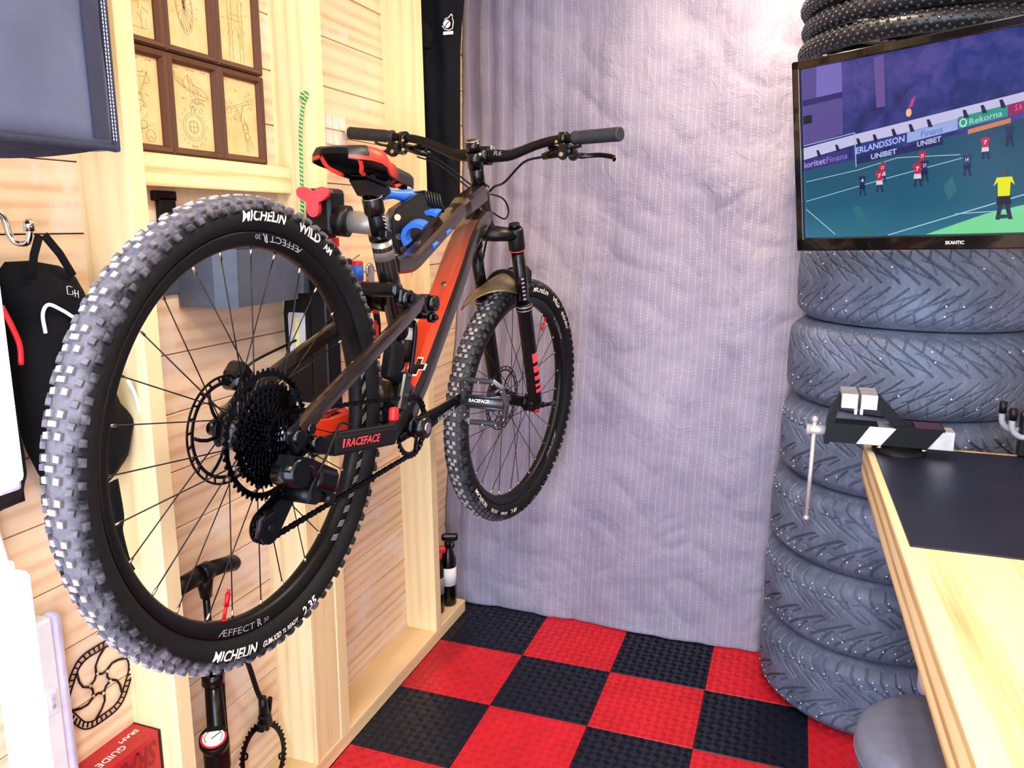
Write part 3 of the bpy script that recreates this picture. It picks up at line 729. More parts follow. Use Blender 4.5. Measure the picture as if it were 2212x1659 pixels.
def saddle():
    # stations along the saddle: (y, half width, top height, drop of the side)
    S = [(.186, .030, .500, .014), (.194, .050, .505, .020), (.212, .064, .510, .023), (.240, .069, .512, .024), (.270, .063, .511, .024), (.300, .049, .509, .023), (.330, .036, .509, .022), (.370, .027, .510, .022), (.410, .0225, .511, .022), (.450, .0185, .512, .021), (.470, .014, .510, .020), (.479, .006, .506, .014)]
    n = 16; top = []; inn = []
    for (y, w, z, d) in S:
        for k in range(n + 1):
            a = -1 + 2 * k / n; q = abs(a); fl = max(0, (q - .72) / .28)
            x = w * math.copysign(min(1, (q / .86) ** .9) if q < .86 else 1 + .0 * q, a)
            top.append((x, y, z - .003 * q * q - d * 1.15 * fl ** 1.15)); inn.append((x * .955, y, z - .011 - (d * 1.15 - .006) * fl ** 1.15))
    m_ = n + 1; NS_ = len(S); fs = [(i * m_ + k, i * m_ + k + 1, (i + 1) * m_ + k + 1, (i + 1) * m_ + k) for i in range(NS_ - 1) for k in range(n)]
    sd = MB().add(top, fs, True).build('saddle', SADDLE_MAT, bike)
    u = MB(); u.add(inn, fs, True); off = NS_ * m_; al = top + inn
    u.add(al, [(i * m_ + k, (i + 1) * m_ + k, off + (i + 1) * m_ + k, off + i * m_ + k) for i in range(NS_ - 1) for k in (0, n)] + [(i * m_ + k, i * m_ + k + 1, off + i * m_ + k + 1, off + i * m_ + k) for i in (0, NS_ - 1) for k in range(n)])
    u.build('saddle_base', BLACK_PLASTIC, sd)
    for s in (-1, 1):
        p = spline([(s * .040, .203, .490), (s * .036, .222, .474), (s * .024, .246, .4665), (s * .0215, .30, .4665), (s * .0215, .365, .4675), (s * .016, .405, .480), (s * .010, .430, .494)], 6)
        
        for seg, mt in ((p[:14], RED_RAIL), (p[13:26], ANOD), (p[25:], RED_RAIL)): MB().tube(seg, .0042 if mt is RED_RAIL else .0036, n=10).build('saddle_rail', mt, sd)
    ribs = {1: MB(), -1: MB()}
    for k in range(11):     # raised ribs of the red wing
        y = .262 + k * .0105; w = np.interp(y, [s_[0] for s_ in S], [s_[1] for s_ in S]); z = np.interp(y, [s_[0] for s_ in S], [s_[2] for s_ in S]); d = np.interp(y, [s_[0] for s_ in S], [s_[3] for s_ in S])
        for s in (1, -1):
            pts = []
            for a in (.5, .62, .72, .80, .86, .93, 1.0):
                x = w * min(1, (a / .86) ** .9); pts.append((s * (x + .0002), y + .004 * (1 - a), z + .0003 - .003 * a * a - d * 1.15 * max(0, (a - .72) / .28) ** 1.15))
            ribs[s].tube(pts, .0012, n=5)
    for s in (1, -1): ribs[s].build('saddle_ribs', SADDLE_MAT, sd)['kind'] = 'stuff'
    return sd
def saddle_mat():
    t = NT('saddle_cover'); v = t.coords(); sep = t.n('ShaderNodeSeparateXYZ'); t.l(v, sep.inputs[0]); x, y, z = sep.outputs
    wing = t.math('MULTIPLY', t.math('GREATER_THAN', t.math('ADD', y, t.math('MULTIPLY', t.math('ABSOLUTE', x), .25)), .222), t.math('LESS_THAN', y, .392))
    # red side panels fade to black towards the nose; a red line along the tail edge
    side = t.math('GREATER_THAN', t.math('ABSOLUTE', x), .017)
    fade = t.math('SUBTRACT', 1., t.math('MULTIPLY', t.math('SUBTRACT', y, .315), 14., True), True)
    f = t.math('MULTIPLY', t.math('MULTIPLY', wing, side), fade)
    tail = t.math('MULTIPLY', t.math('LESS_THAN', z, .4865), t.math('LESS_THAN', y, .235))
    f = t.math('MAXIMUM', f, tail)
    return t.set(col=t.mix(f, lin('101013'), lin('dd2f1e')), rough=.42, normal=t.bump(t.noise(v, 700, 2), .15, .0005))
SADDLE_MAT = saddle_mat(); saddle()

# ---- cockpit (turns with the fork)
P0 = ST_O + ST_A * .748
m = MB(); m.tube([HT, HT + ST_A * .004, HT + ST_A * .008], [.028, .028, .0225], n=20); m.tube([HT + ST_A * .006, HT + ST_A * .060], .0185, n=20); m.tube([P0 - ST_A * .020, P0 + ST_A * .020], .0205, n=20); m.tube([P0 + ST_A * .020, P0 + ST_A * .046], .0185, n=20)
BARC = P0 + ST_P * .036
m.tube([P0, BARC], [.017, .020], n=14); m.cyl(BARC + Vector((-.026, 0, 0)), BARC + Vector((.026, 0, 0)), .0235, 20)
STEM = m.build('stem', BLACK_GLOSS, bike, xf=steer)
m = MB(); m.tube([P0 + ST_A * .046, P0 + ST_A * .049], [.0185, .016], n=18); m.build('top_cap', STEEL, STEM, xf=steer)
m = MB(); m.rbox(BARC + Vector((.026, .006, .020)), (.006, .022, .012), .003); m.build('stem_bolts', STEEL, STEM, xf=steer)
def barp(s): return [BARC + Vector((s * x, y, z)) for x, y, z in ((.0, 0, 0), (.055, 0, 0), (.09, -.001, .004), (.155, -.006, .026), (.205, -.012, .037), (.25, -.022, .039), (.31, -.036, .040), (.390, -.056, .041))]
BR, BLFT = barp(1), barp(-1)
bpts = spline(list(reversed(BLFT)) + BR[1:], 5)
m = MB(); m.tube(bpts, [.0111 + .0060 * math.exp(-(p.x / .085) ** 2) for p in bpts], n=18); BAR = m.build('handlebar', BLACK_MAT, bike, xf=steer)
GRIP = plain('grip_rubber', '23252a', .6, bump=.6, bscale=500)
for s, B in ((1, BR), (-1, BLFT)):
    g = MB(); a, b = B[5] + (B[6] - B[5]) * .25, B[7]; dd = (b - a).normalized()
    g.tube([a, a + dd * .002, a + dd * .008, a + dd * .012, b - dd * .006, b], [.0165, .0172, .0172, .0155, .0158, .0150], n=18)
    for k in range(20): 
        q = a + dd * (.02 + k * .0055); g.tube([q, q + dd * .0028], .0164, n=16, cap=False)
    g.tube([b - dd * .004, b + dd * .003], [.0168, .0155], n=18); g.build('grip', GRIP, BAR, xf=steer)
mm = MB(); flat_text(mm, 'R6', BARC + Vector((.045, -.0178, -.003)), (1, 0, 0), (0, 0.1, 1), .012, width=.022); mm.build('bar_logo', GREY_PRINT, BAR, xf=steer)
def lever(s, B):
    c = B[5] + Vector((-s * .015, 0, 0)); g = MB(); X = Vector((s, 0, 0))
    g.tube([c - X * .009, c + X * .009], .0158, n=16); g.rbox(c + Vector((s * .002, -.003, -.020)), (.018, .018, .018), .004)
    # master cylinder, pointing inboard
    g.tube([c + Vector((s * .006, .024, -.020)), c + Vector((-s * .030, .030, -.027)), c + Vector((-s * .066, .034, -.036))], [.010, .0125, .008], n=12); g.rbox(c + Vector((-s * .022, .034, -.018)), (.062, .020, .014), .005, Ry(s * .15))
    o = g.build('brake_lever', BLACK_GLOSS, bike, xf=steer)
    bl = MB(); P = spline([c + Vector((s * .010, .030, -.030)), c + Vector((s * .035, .052, -.028)), c + Vector((s * .075, .058, -.024)), c + Vector((s * .112, .050, -.030)), c + Vector((s * .120, .044, -.038))], 5)
    bl.tube(P, [.0062] * 6 + [.0050] * 20, n=10, sx=1.2, sy=.7); bl.build('lever_blade', BLACK_GLOSS, o, xf=steer)
    k = MB(); k.rbox(c + Vector((s * .018, -.012, -.030)), (.034, .030, .024), .007); k.cyl(c + Vector((s * .012, -.026, -.044)), c + Vector((s * .012, -.014, -.044)), .011, 14); k.cyl(c + Vector((s * .030, .004, -.04)), c + Vector((s * .034, -.014, -.036)), .013, 12)
    k.tube([c + Vector((s * .02, -.02, -.03)), c + Vector((s * .05, -.034, -.028)), c + Vector((s * .062, -.034, -.024))], [.005, .007, .008], n=8, sx=.5, sy=1.2)
    k.build('shifter_paddle', BLACK_PLASTIC, o, xf=steer)
    MB().cyl(c + Vector((s * .012, -.0285, -.044)), c + Vector((s * .012, -.026, -.044)), .0055, 10).build('lever_bolt', STEEL, o, xf=steer); MB().cyl(c + Vector((-s * .010, -.012, -.012)), c + Vector((-s * .010, -.018, -.012)), .004, 8).build('lever_bolt', STEEL, o, xf=steer)
    return c
CR_, CL_ = lever(1, BR), lever(-1, BLFT)
def hose(name, pts, r=.0026, mat=None): MB().tube(spline(pts, 8), r, n=8).build(name, mat or RUBBER, bike)
hose('brake_hose', [steer(CR_ + Vector((-.066, .034, -.036))), steer(CR_ + Vector((-.12, .038, -.05))), (.055, .895, .588), (.028, .885, .572), (-.01, .93, .545), (-.02, .985, .49), (-.03, .99, .42), (-.045, .985, .33)], .0030)
hose('shift_cable', [steer(CL_ + Vector((.066, .034, -.036))), steer(CL_ + Vector((.12, .036, -.062))), (-.02, .90, .570), (.035, .93, .555), (.040, .975, .53), (.034, .965, .505), (.024, .90, .51), (.022, .85, .512)], .0024)
hose('dropper_cable', [steer(CL_ + Vector((.05, .0, -.05))), steer(CL_ + Vector((.11, .02, -.066))), (-.03, .885, .565), (.0, .89, .56)], .0022)

# ---- fork
m = MB(); LEG = FAX
CW = LEG + ST_A * .535
m.tube([CW + Vector((-.066, 0, 0)), HB - ST_A * .012 + Vector((-.03, 0, 0)), HB - ST_A * .012 + Vector((.03, 0, 0)), CW + Vector((.066, 0, 0))], [.022, .027, .027, .022], n=16, up=ST_A, sx=.75, sy=1.0)
for s in (-1, 1): m.tube([LEG + Vector((s * .066, 0, 0)) + ST_A * z for z in (.490, .500, .548, .555)], [.0215, .0225, .0225, .019], n=20)
FORK = m.build('fork', BLACK_MAT, bike, xf=steer)
for s in (-1, 1):
    q = lambda z, dx=0.: LEG + Vector((s * .066 + dx, 0, 0)) + ST_A * z
    MB().tube([q(.30), q(.50)], .0176, n=20).build('stanchion', BLACK_GLOSS, FORK, xf=steer)
    g = MB(); g.tube([q(.335), q(.33), q(.312), q(.306), q(.20), q(.06), q(.02), q(-.012)], [.0195, .0235, .0235, .0215, .0215, .0205, .0200, .014], n=20); g.rbox(q(.0, -s * .010), (.030, .045, .040), .010, Rx(.5)); low = g.build('fork_leg', BLACK_MAT, FORK, xf=steer)
    MB().tube([q(.556), q(.566)], [.016, .015], n=12).build('leg_cap', ANOD, FORK, xf=steer)
    MB().tube([q(.326), q(.330)], .0239, n=20).tube([q(.316), q(.319)], .0239, n=20).build('seal_ring', ALU, low, xf=steer)
    if s > 0:
        MB().tube([q(.492), q(.4945)], .0226, n=20).build('red_ring', RED_PRINT, FORK, xf=steer)
        MB().tube([q(-.012), q(-.026)], [.013, .010], n=14).build('rebound_knob', RED, low, xf=steer)
        g = MB(); nx = Vector((.0, -1, 0)); up = ST_A
        for z, w, h in ((.150, .016, .030), (.118, .018, .022), (.092, .016, .014), (.07, .016, .010), (.05, .014, .012)):
            vs = []; 
            for k in range(5):
                a = math.radians(-20 + 16 * k)
                for zz in (z, z + h): vs.append(q(zz) + Vector((math.cos(a) * .0218, 0, 0)) - ST_P * (math.sin(a) * .0218))
            g.add(vs, [(2 * k, 2 * k + 2, 2 * k + 3, 2 * k + 1) for k in range(4)])
        g.build('fork_decal', RED_PRINT, low, xf=steer)
        g = MB()
        for z in (.350, .362, .374, .386, .398, .41): 
            vs = []
            for k in range(3):
                a = math.radians(30 + 14 * k)
                for zz in (z, z + .006): vs.append(q(zz) + Vector((math.cos(a) * .0178, 0, 0)) - ST_P * (math.sin(a) * .0178))
            g.add(vs, [(2 * k, 2 * k + 2, 2 * k + 3, 2 * k + 1) for k in range(2)])
        g.build('stanchion_scale', GREY_PRINT, FORK, xf=steer)
m = MB(); m.tube([FAX + Vector((-.085, 0, 0)), FAX + Vector((.092, 0, 0))], .0085, n=14); m.tube(spline([FAX + Vector((.09, 0, 0)), FAX + Vector((.10, .02, .004)), FAX + Vector((.098, .06, .008))], 4), .006, n=8); m.build('axle', ANOD, FORK, xf=steer)
# arch between the lowers, and the fender
m = MB(); pts = [LEG + Vector((x, 0, 0)) + ST_P * p + ST_A * z for x, p, z in ((-.062, .012, .325), (-.05, .022, .375), (-.02, .028, .402), (.02, .028, .402), (.05, .022, .375), (.062, .012, .325))]
m.tube(spline(pts, 4), .011, n=8, sx=1.2, sy=.6); m.build('fork_arch', BLACK_MAT, FORK, xf=steer)
m = MB(); vs = []; NA = 16; NB = 12
for i in range(NA + 1):
    f = i / NA
    for k in range(NB + 1):
        b = -1 + 2 * k / NB; end = 144 - 18 * max(0, (b + .55) / 1.55) ** 1.2 - 14 * max(0, (-.55 - b) / .45)
        a0_ = 101 + 16 * max(0, b); a = math.radians(a0_ + (end - a0_) * f); r = .404 - .052 * b * b * (1 - .25 * f) + .024 * f ** 1.5
        vs.append(Vector((.060 * b, 1.226 + r * math.cos(a), r * math.sin(a))))
m.add(vs, [(i * (NB + 1) + k, i * (NB + 1) + k + 1, (i + 1) * (NB + 1) + k + 1, (i + 1) * (NB + 1) + k) for i in range(NA) for k in range(NB)], True)
fe = m.build('fender', GOLD_BRONZE, bike, xf=steer); sm = fe.modifiers.new('t', 'SOLIDIFY'); sm.thickness = .0016
m = MB()
for k in range(6):
    a = math.radians(90 + k * 3.2)
m = MB()
for k in range(9):     # ribbed black mounting band over the fender's front end
    b0 = -.9 + k * .2; b1 = b0 + .2
    p = lambda b, a: Vector((.052 * min(b, .55), 1.226 + (.409 - .050 * b * b) * math.cos(math.radians(a)), (.409 - .050 * b * b) * math.sin(math.radians(a))))
    m.tube([p(b0, 100 if k % 2 else 108), p(b1, 108 if k % 2 else 100)], .0016, n=5)
m.tube([p(-1 + .1 * k, 108) for k in range(21)], .0022, n=6); m.tube([p(-1 + .1 * k, 100) for k in range(21)], .0022, n=6)
vs = [p(-1 + .1 * k, a) for k in range(21) for a in (100, 108)]; m.add(vs, [(2 * k, 2 * k + 2, 2 * k + 3, 2 * k + 1) for k in range(20)])
m.build('fender_band', BLACK_PLASTIC, fe, xf=steer)

# ---- drivetrain
CX = .0500
m = MB(); o, q = gear(32, .0647, .0545); m.ring(o, q, .004, (CX, BBP.y, BBP.z), (0, 1, 0), (0, 0, 1))
for k in range(4):
    a = 2 * PI * k / 4 + .4
    m.tube([(CX + .002, BBP.y + .057 * math.cos(a), BBP.z + .057 * math.sin(a)), (CX + .008, BBP.y + .018 * math.cos(a + .3), BBP.z + .018 * math.sin(a + .3))], [.008, .007], n=6, sx=.4, sy=1.2, up=(1, 0, 0))
m.lathe([(-.004, .02), (.012, .024), (.014, .018)], (CX, BBP.y, BBP.z), (1, 0, 0), 20); m.build('chainring', ANOD, bike)
PED = Vector((.092, .447 + .150, -.018 + .052))
m = MB(); rtube(m, [(.064, .435, -.022), (.070, .455, -.014), (.080, .52, .0085), (.088, .575, .0275), (.092, .606, .038)], [.020, .022, .016, .013, .013], [.040, .042, .032, .027, .026], n=14, p=3.5)
m.cyl((.055, .447, -.018), (.088, .447, -.018), .022, 20); CRK = m.build('crank_arm', BLACK_GLOSS, bike)
MB().cyl((.086, .447, -.018), (.0905, .447, -.018), .012, 16).build('crank_bolt', STEEL, CRK)
g = MB(); flat_text(g, 'RACEFACE', (.0905, .492, -.010), (.12, .94, .325), (0, -.325, .94), .011, width=.072, shear=.25, bold=.02); g.build('lettering', GREY_PRINT, CRK)
m = MB(); rtube(m, [(-.064, .459, -.014), (-.080, .374, -.0445), (-.092, .288, -.074)], [.020, .016, .013], [.040, .032, .026], n=12); m.build('crank_arm', BLACK_GLOSS, bike)
def pedal(c, s, tilt):
    # platform lies in the plane of x (axle) and e (tilted)
    R = Rx(tilt); g = MB(); T = .0135
    out = [(.000, -.046), (.012, -.052), (.078, -.052), (.096, -.038), (.104, 0), (.096, .038), (.078, .052), (.012, .052), (0, .046)]
    def P(a, b, z=0.): return Vector(c) + Vector((s * (a + .010), 0, 0)) + R @ Vector((0, b, z))
    ring = [P(a, b) for a, b in out]
    g.tube(ring + [ring[0]], .0075, n=8, sx=.9, sy=.9, smooth=False)
    g.tube([P(-.008, 0), P(.10, 0)], [.009, .011], n=12)
    for a, b, a2, b2 in ((.004, -.012, .1, -.014), (.004, .012, .1, .014), (.062, .014, .092, .036), (.062, -.014, .092, -.036)): g.tube([P(a, b), P(a2, b2)], .0045, n=6)
    o = g.build('pedal', PEDAL, bike)
    h = MB()
    for a, b in ((.012, .05), (.045, .052), (.078, .05), (.098, .034), (.004, .03), (.012, -.05), (.045, -.052), (.078, -.05), (.098, -.034), (.004, -.03)):
        for z in (-1, 1): h.cyl(P(a, b, z * .006), P(a, b, z * .0115), .0019, 6)
    h.build('pedal_pins', STEEL, o); MB().tube([P(-.012, 0), P(-.002, 0)], .007, n=10).build('pedal_axle', STEEL, o)
    t = MB(); flat_text(t, 'RACEFACE', P(.018, 0.004, .0112) + Vector((0, -.012, 0)) * 0, (s, 0, 0), R @ Vector((0, 1, 0)), .008, width=.05, shear=.25, bold=.02); t.build('pedal_lettering', WHITE_PRINT, o)
    return o
PEDAL = plain('pedal_grey', '4a4c52', .32, metal=.7)
pedal(PED, 1, math.radians(112)); pedal((-.092, .297, -.070), -1, math.radians(100))
# chain
PU0 = Vector((0, .030, -.088)); PU1 = Vector((0, -.030, -.140)); prr = .0235
def arc(c, r, a0, a1, n=14): return [Vector((CX, c.y + r * math.cos(math.radians(a0 + (a1 - a0) * k / n)), c.z + r * math.sin(math.radians(a0 + (a1 - a0) * k / n)))) for k in range(n + 1)]
SPR = .036
path = arc(Vector((0, 0, 0)), SPR, 215, 92, 10) + arc(BBP, .0647, 94, -100, 24) + arc(PU1, prr, -82, -232, 12) + arc(PU0, prr, -60, 50, 6)[::1] + [Vector((CX, -.01, -.045))]
def resample(path, step):
    out = [path[0]]; need = step
    for a, b in zip(path, path[1:]):
        L = (b - a).length; p = 0.
        while L - p >= need: p += need; out.append(a + (b - a) * (p / L)); need = step
        need -= (L - p)
    return out
cp = resample(path, .0127)
ch = MB()
for i in range(len(cp) - 1):
    a, b = cp[i], cp[i + 1]; d = (b - a); L = d.length; d = d.normalized(); up = Vector((1, 0, 0)).cross(d); outer = i % 2
    w = .0037 if outer else .0027; c = (a + b) / 2
    O = [(-.0096, -.001), (-.0078, -.0036), (-.0048, -.0040), (0, -.0026), (.0048, -.0040), (.0078, -.0036), (.0096, -.001), (.0096, .001), (.0078, .0036), (.0048, .0040), (0, .0026), (-.0048, .0040), (-.0078, .0036), (-.0096, .001)]
    for s in (-1, 1): ch.prism(O, .0010, c + Vector((s * w, 0, 0)), d, up)
    ch.cyl(a + Vector((-.0043, 0, 0)), a + Vector((.0043, 0, 0)), .0022, 7)
ch.build('chain', plain('chain_black', '2e2e34', .28, metal=1.), bike)
# derailleur
m = MB(); m.tube([(.080, .010, -.028), (.086, .020, -.045), (.098, .000, -.058)], [.014, .016, .020], n=14)
m.prism([(-.052, -.046), (-.040, -.022), (-.006, -.028), (.050, -.048), (.078, -.058), (.080, -.092), (.060, -.098), (.02, -.080), (-.03, -.070)], .030, (.092, 0, 0), (0, 1, 0), (0, 0, 1))
m.cyl((.07, -.030, -.050), (.112, -.030, -.050), .022, 20); m.rbox((.100, .050, -.070), (.024, .060, .034), .008, Rx(-.25))
DER = m.build('derailleur', BLACK_GLOSS, bike)
m = MB(); m.rbox((.082, .058, -.1), (.03, .055, .022), .007, Rx(-.12)); m.cyl((.06, .022, -.092), (.105, .022, -.092), .015, 16); m.cyl((.09, .070, -.104), (.105, .070, -.104), .009, 12); m.build('battery_box', BLACK_PLASTIC, DER)
for xx in (CX + .009, CX - .009):
    m = MB(); ou = xx > CX; e_ = (PU0 - PU1).normalized(); n_ = Vector((0, -e_.z, e_.y)); O = []
    for k in range(13):
        q = PU1 - e_ * (.026 * math.cos(PI * (k - 6) / 12 * 1.1)) + n_ * (.026 * math.sin(PI * (k - 6) / 12 * 1.1)); O.append((q.y, q.z))
    for q in (PU0 + n_ * .012 - e_ * .01, PU0 + n_ * .017 + e_ * .018, PU0 + e_ * .030, PU0 - n_ * .017 + e_ * .018, PU0 - n_ * .012 - e_ * .01): O.append((q.y, q.z))
    m.prism(O, .0022, (xx, 0, 0), (0, 1, 0), (0, 0, 1)); m.build('cage_plate', BLACK_GLOSS if xx > CX else ANOD, DER)
m = MB(); m.tube([(CX + .010, -.030, -.114), (CX + .012, -.060, -.124), (CX + .012, -.062, -.150)], .005, n=8); m.build('cage_guard', BLACK_PLASTIC, DER)
for c in (PU0, PU1):
    m = MB(); o, q = gear(13, .024, .006); m.ring(o, q, .0026, (CX, c.y, c.z), (0, 1, 0), (0, 0, 1)); m.cyl((CX - .012, c.y, c.z), (CX + .012, c.y, c.z), .0055, 12); m.build('pulley', BLACK_PLASTIC, DER)
hose('derailleur_cable', [(.070, .175, .006), (.080, .125, .014), (.096, .085, .004), (.106, .045, -.030), (.110, .000, -.075), (.112, -.012, -.098)], .0021)
# ------------------------------------------------------------------ repair stand on the wall
BLUE_RUB = BLUE
rs = thing('repair_stand', 'wall-mounted bicycle repair stand with grey arm, red knob and blue clamp jaws', 'repair stand', (0.0, -.66, .90))
def W(p): return Vector(p) - Vector((0.0, -.66, .90))
m = MB(); m.rbox(W((.024, -.668, 1.175)), (.046, .058, .57), .006); m.build('wall_rail', BLACK_PLASTIC, rs)
m = MB(); m.rbox(W((.026, -.668, 1.375)), (.052, .064, .022), .003); m.build('rail_bracket', RED, rs)
m = MB(); m.tube(spline([W((.02, -.69, .955)), W((.06, -.70, .985)), W((.095, -.685, .965)), W((.10, -.675, .93)), W((.09, -.67, .905))], 5), .016, n=8, sx=.5, sy=1.3); m.build('rail_hook', RED, rs)
AA, AB = W((.045, -.678, 1.428)), W((.205, -.640, 1.413)); ad = (AB - AA).normalized()
m = MB(); m.rbox(W((.040, -.672, 1.445)), (.072, .066, .105), .012); m.cyl(AA + ad * .02, AA + ad * .055, .036, 20); m.build('pivot_head', BLACK_PLASTIC, rs)
m = MB(); m.cyl(AA + ad * .03, AB, .0255, 24); m.build('arm_tube', ALU, rs)
kc = W((.055, -.742, 1.472)); kn = Vector((.30, -.95, 0)).normalized(); ku = Vector((.95, .30, 0)); kv = Vector((0, 0, 1)); P = []
for k in range(36):
    a = 2 * PI * k / 36; r = .028 + .012 * math.cos(3 * (a - PI / 6)); P.append((r * math.cos(a), r * math.sin(a)))
m = MB(); m.prism(P, .022, kc, ku, kv); m.prism([(x * .85, y * .85) for x, y in P], .026, kc, ku, kv); m.cyl(kc, kc - kn * .05, .011, 12); m.build('clamp_knob', RED, rs)
# the clamp head reaches from the arm to the bike's top tube
ch0 = W((.205, -.640, 1.412)); ch1 = W((.272, -.575, 1.432)); cd = (ch1 - ch0).normalized(); side = Vector((cd.y, -cd.x, 0)).normalized(); cu = Vector((0, 0, 1))
m = MB(); O = [(-.030, -.040), (-.034, .020), (-.020, .042), (.030, .062), (.060, .064), (.082, .050), (.100, .018), (.060, -.022), (.020, -.050), (-.005, -.066), (-.016, -.062)]
m.prism(O, .060, ch0 + cd * .012, cd, cu); m.prism([(x * .93, y * .93) for x, y in O], .070, ch0 + cd * .012, cd, cu)
for k in range(6): m.tube([ch0 + cd * (.060 + k * .007) + side * (-.034) + cu * (.066 - k * .003), ch0 + cd * (.060 + k * .007) + side * .034 + cu * (.066 - k * .003), ch0 + cd * (.070 + k * .007) + side * .036 + cu * (.030 - k * .004)], .0032, n=6)
HEAD = m.build('clamp_head', BLACK_PLASTIC, rs)
for a, b in ((-.020, .022), (-.016, -.022), (-.006, -.052)): MB().cyl(ch0 + cd * (.012 + a) + side * .030, ch0 + cd * (.012 + a) + side * .040, .0075, 12).build('clamp_screw', STEEL, HEAD).location = cu * b
m = MB(); m.tube([ch0 + cd * .02 + side * .036 + cu * .0, ch0 + cd * .036 + side * .040 + cu * .004], [.002, .005], n=6); m.build('clamp_mark', WHITE_PRINT, HEAD)
# blue jaw pads around the tube
tt = Vector((0, .83, .555)).normalized(); tt = (Matrix.Rotation(math.radians(-9.366), 3, 'X') @ Vector((0, .865, .50))).normalized()
jc = W((.2803, -.655, 1.395)); jn = Vector((1, 0, 0)).cross(tt).normalized()
if jn.z < 0: jn = -jn
X_ = Vector((1, 0, 0))
def sector(ri, ro, a0, a1, n=9):
    A_ = [math.radians(a0 + (a1 - a0) * k / n) for k in range(n + 1)]
    return [(ro * math.cos(a), ro * math.sin(a)) for a in A_] + [(ri * math.cos(a), ri * math.sin(a)) for a in reversed(A_)]
for off in (-.020, .058):
    MB().prism(sector(.0285, .0395, 55, 205), .026, jc + tt * off, X_, jn).build('jaw_pad', BLUE, rs)
    MB().prism(sector(.0285, .0400, 235, 330), .022, jc + tt * (off + .012), X_, jn).build('jaw_pad', BLUE, rs)
m = MB(); m.rbox(jc + tt * .035 - jn * .046 + Vector((-.014, 0, 0)), (.030, .10, .016), .006, Matrix(((1, 0, 0), (0, tt.y, jn.y), (0, tt.z, jn.z)))); m.build('jaw', BLACK_PLASTIC, rs)
hb = W((.215, -.590, 1.482)); hd = Vector((-.42, -.90, .05)).normalized()
m = MB(); m.tube([hb + hd * t for t in (-.012, 0, .02, .045, .065, .075, .083)], [.012, .017, .014, .010, .013, .016, .008], n=14); m.cyl(hb + Vector((.012, -.004, -.03)), hb + Vector((.012, -.004, .006)), .012, 12); HL = m.build('quick_lever', BLUE, rs)
MB().cyl(hb + side * .014, hb + side * .0185, .003, 8).build('lever_pin', WHITE_PRINT, HL)

# ------------------------------------------------------------------ pictures on the timber rail
PARCH = None
def parch():
    t = NT('parchment'); v = t.coords((1, 1, 1), rand=5.); n = t.noise(v, 14, 5, .6)
    return t.set(col=t.ramp(n, [(.3, lin('e9b478')), (.7, lin('f3cf9c'))]), rough=.7)
PARCH = parch(); INK = plain('brown_ink', '4b3420', .8)
FWD, FHT = .1475, .191
def picture(y0, z0, label, lines, caption):
    r = thing('picture_frame', label, 'picture', (WX + .0005, y0, z0), group='framed bicycle patent prints')
    w = .0155; D = .021
    prof = [(0, 0), (.0, D * .75), (w * .25, D), (w * .7, D * .92), (w, D * .5), (w, 0)]
    cor = [(0, 0), (FWD, 0), (FWD, FHT), (0, FHT)]
    for k in range(4):
        a, b = Vector(cor[k]), Vector(cor[(k + 1) % 4]); d = (b - a).normalized(); n = Vector((-d.y, d.x)); vs = []
        for (o, x) in prof:
            for s, e in ((a, 1), (b, -1)): q = s + d * (e * o) + n * o; vs.append((x, q.x + .0004 * 0, q.y))
        L = len(prof); fs = [(2 * i, 2 * i + 1, 2 * ((i + 1) % L) + 1, 2 * ((i + 1) % L)) for i in range(L)]
        fs += [[2 * i for i in range(L)], [2 * i + 1 for i in range(L)][::-1]]
        MB().add(vs, fs).build('frame_bar', WOOD_DARK, r)
    p = MB().bb((.002, w * .9, w * .9), (.0065, FWD - w * .9, FHT - w * .9)).build('print', PARCH, r)
    iw, ih = FWD - 2 * w, FHT - 2 * w; m = MB()
    def T(q): return (.0068, w + q[0] * iw, w + q[1] * ih)
    for ln in lines: m.tube([T(q) for q in ln], .00028, n=4, cap=False)
    for (s, x, y, h) in caption: flat_text(m, s, (.0068, w + x * iw, w + y * ih), (0, 1, 0), (0, 0, 1), h)
    m.build('patent_drawing', INK, p)
def circle(cx, cy, rx, ry=None, n=28, tilt=0., a0=0, a1=360):
    ry = ry or rx; o = []
    for k in range(n + 1):
        a = math.radians(a0 + (a1 - a0) * k / n); x, y = rx * math.cos(a), ry * math.sin(a); o.append((cx + x * math.cos(tilt) - y * math.sin(tilt), cy + x * math.sin(tilt) + y * math.cos(tilt)))
    return o
AS = (FHT - .031) / (FWD - .031)
def leaders(rnd, cx, cy, r0, r1, n):
    o = []
    for k in range(n):
        a = 2 * PI * k / n + rnd.random() * .3; o.append([(cx + r0 * math.cos(a), cy + r0 * math.sin(a) / AS), (cx + r1 * math.cos(a), cy + r1 * math.sin(a) / AS)])
    return o
rnd = random.Random(4)
hdr = [('C. Pierce', .05, .955, .0032), ('Mar. 14, 1896', .40, .955, .0028), ('6,021,588', .74, .955, .0028)]
d_head = [[(.55, .98), (.52, .55), (.5, .3)], [(.75, .98), (.72, .55), (.70, .3)], circle(.61, .5, .13, .05), circle(.6, .42, .12, .05), [(.3, .25), (.3, .1), (.85, .1), (.85, .22)], [(.45, .3), (.45, .08)], [(.75, .3), (.75, .08)], circle(.3, .18, .08)] + leaders(rnd, .6, .4, .2, .34, 9)
wt = .22
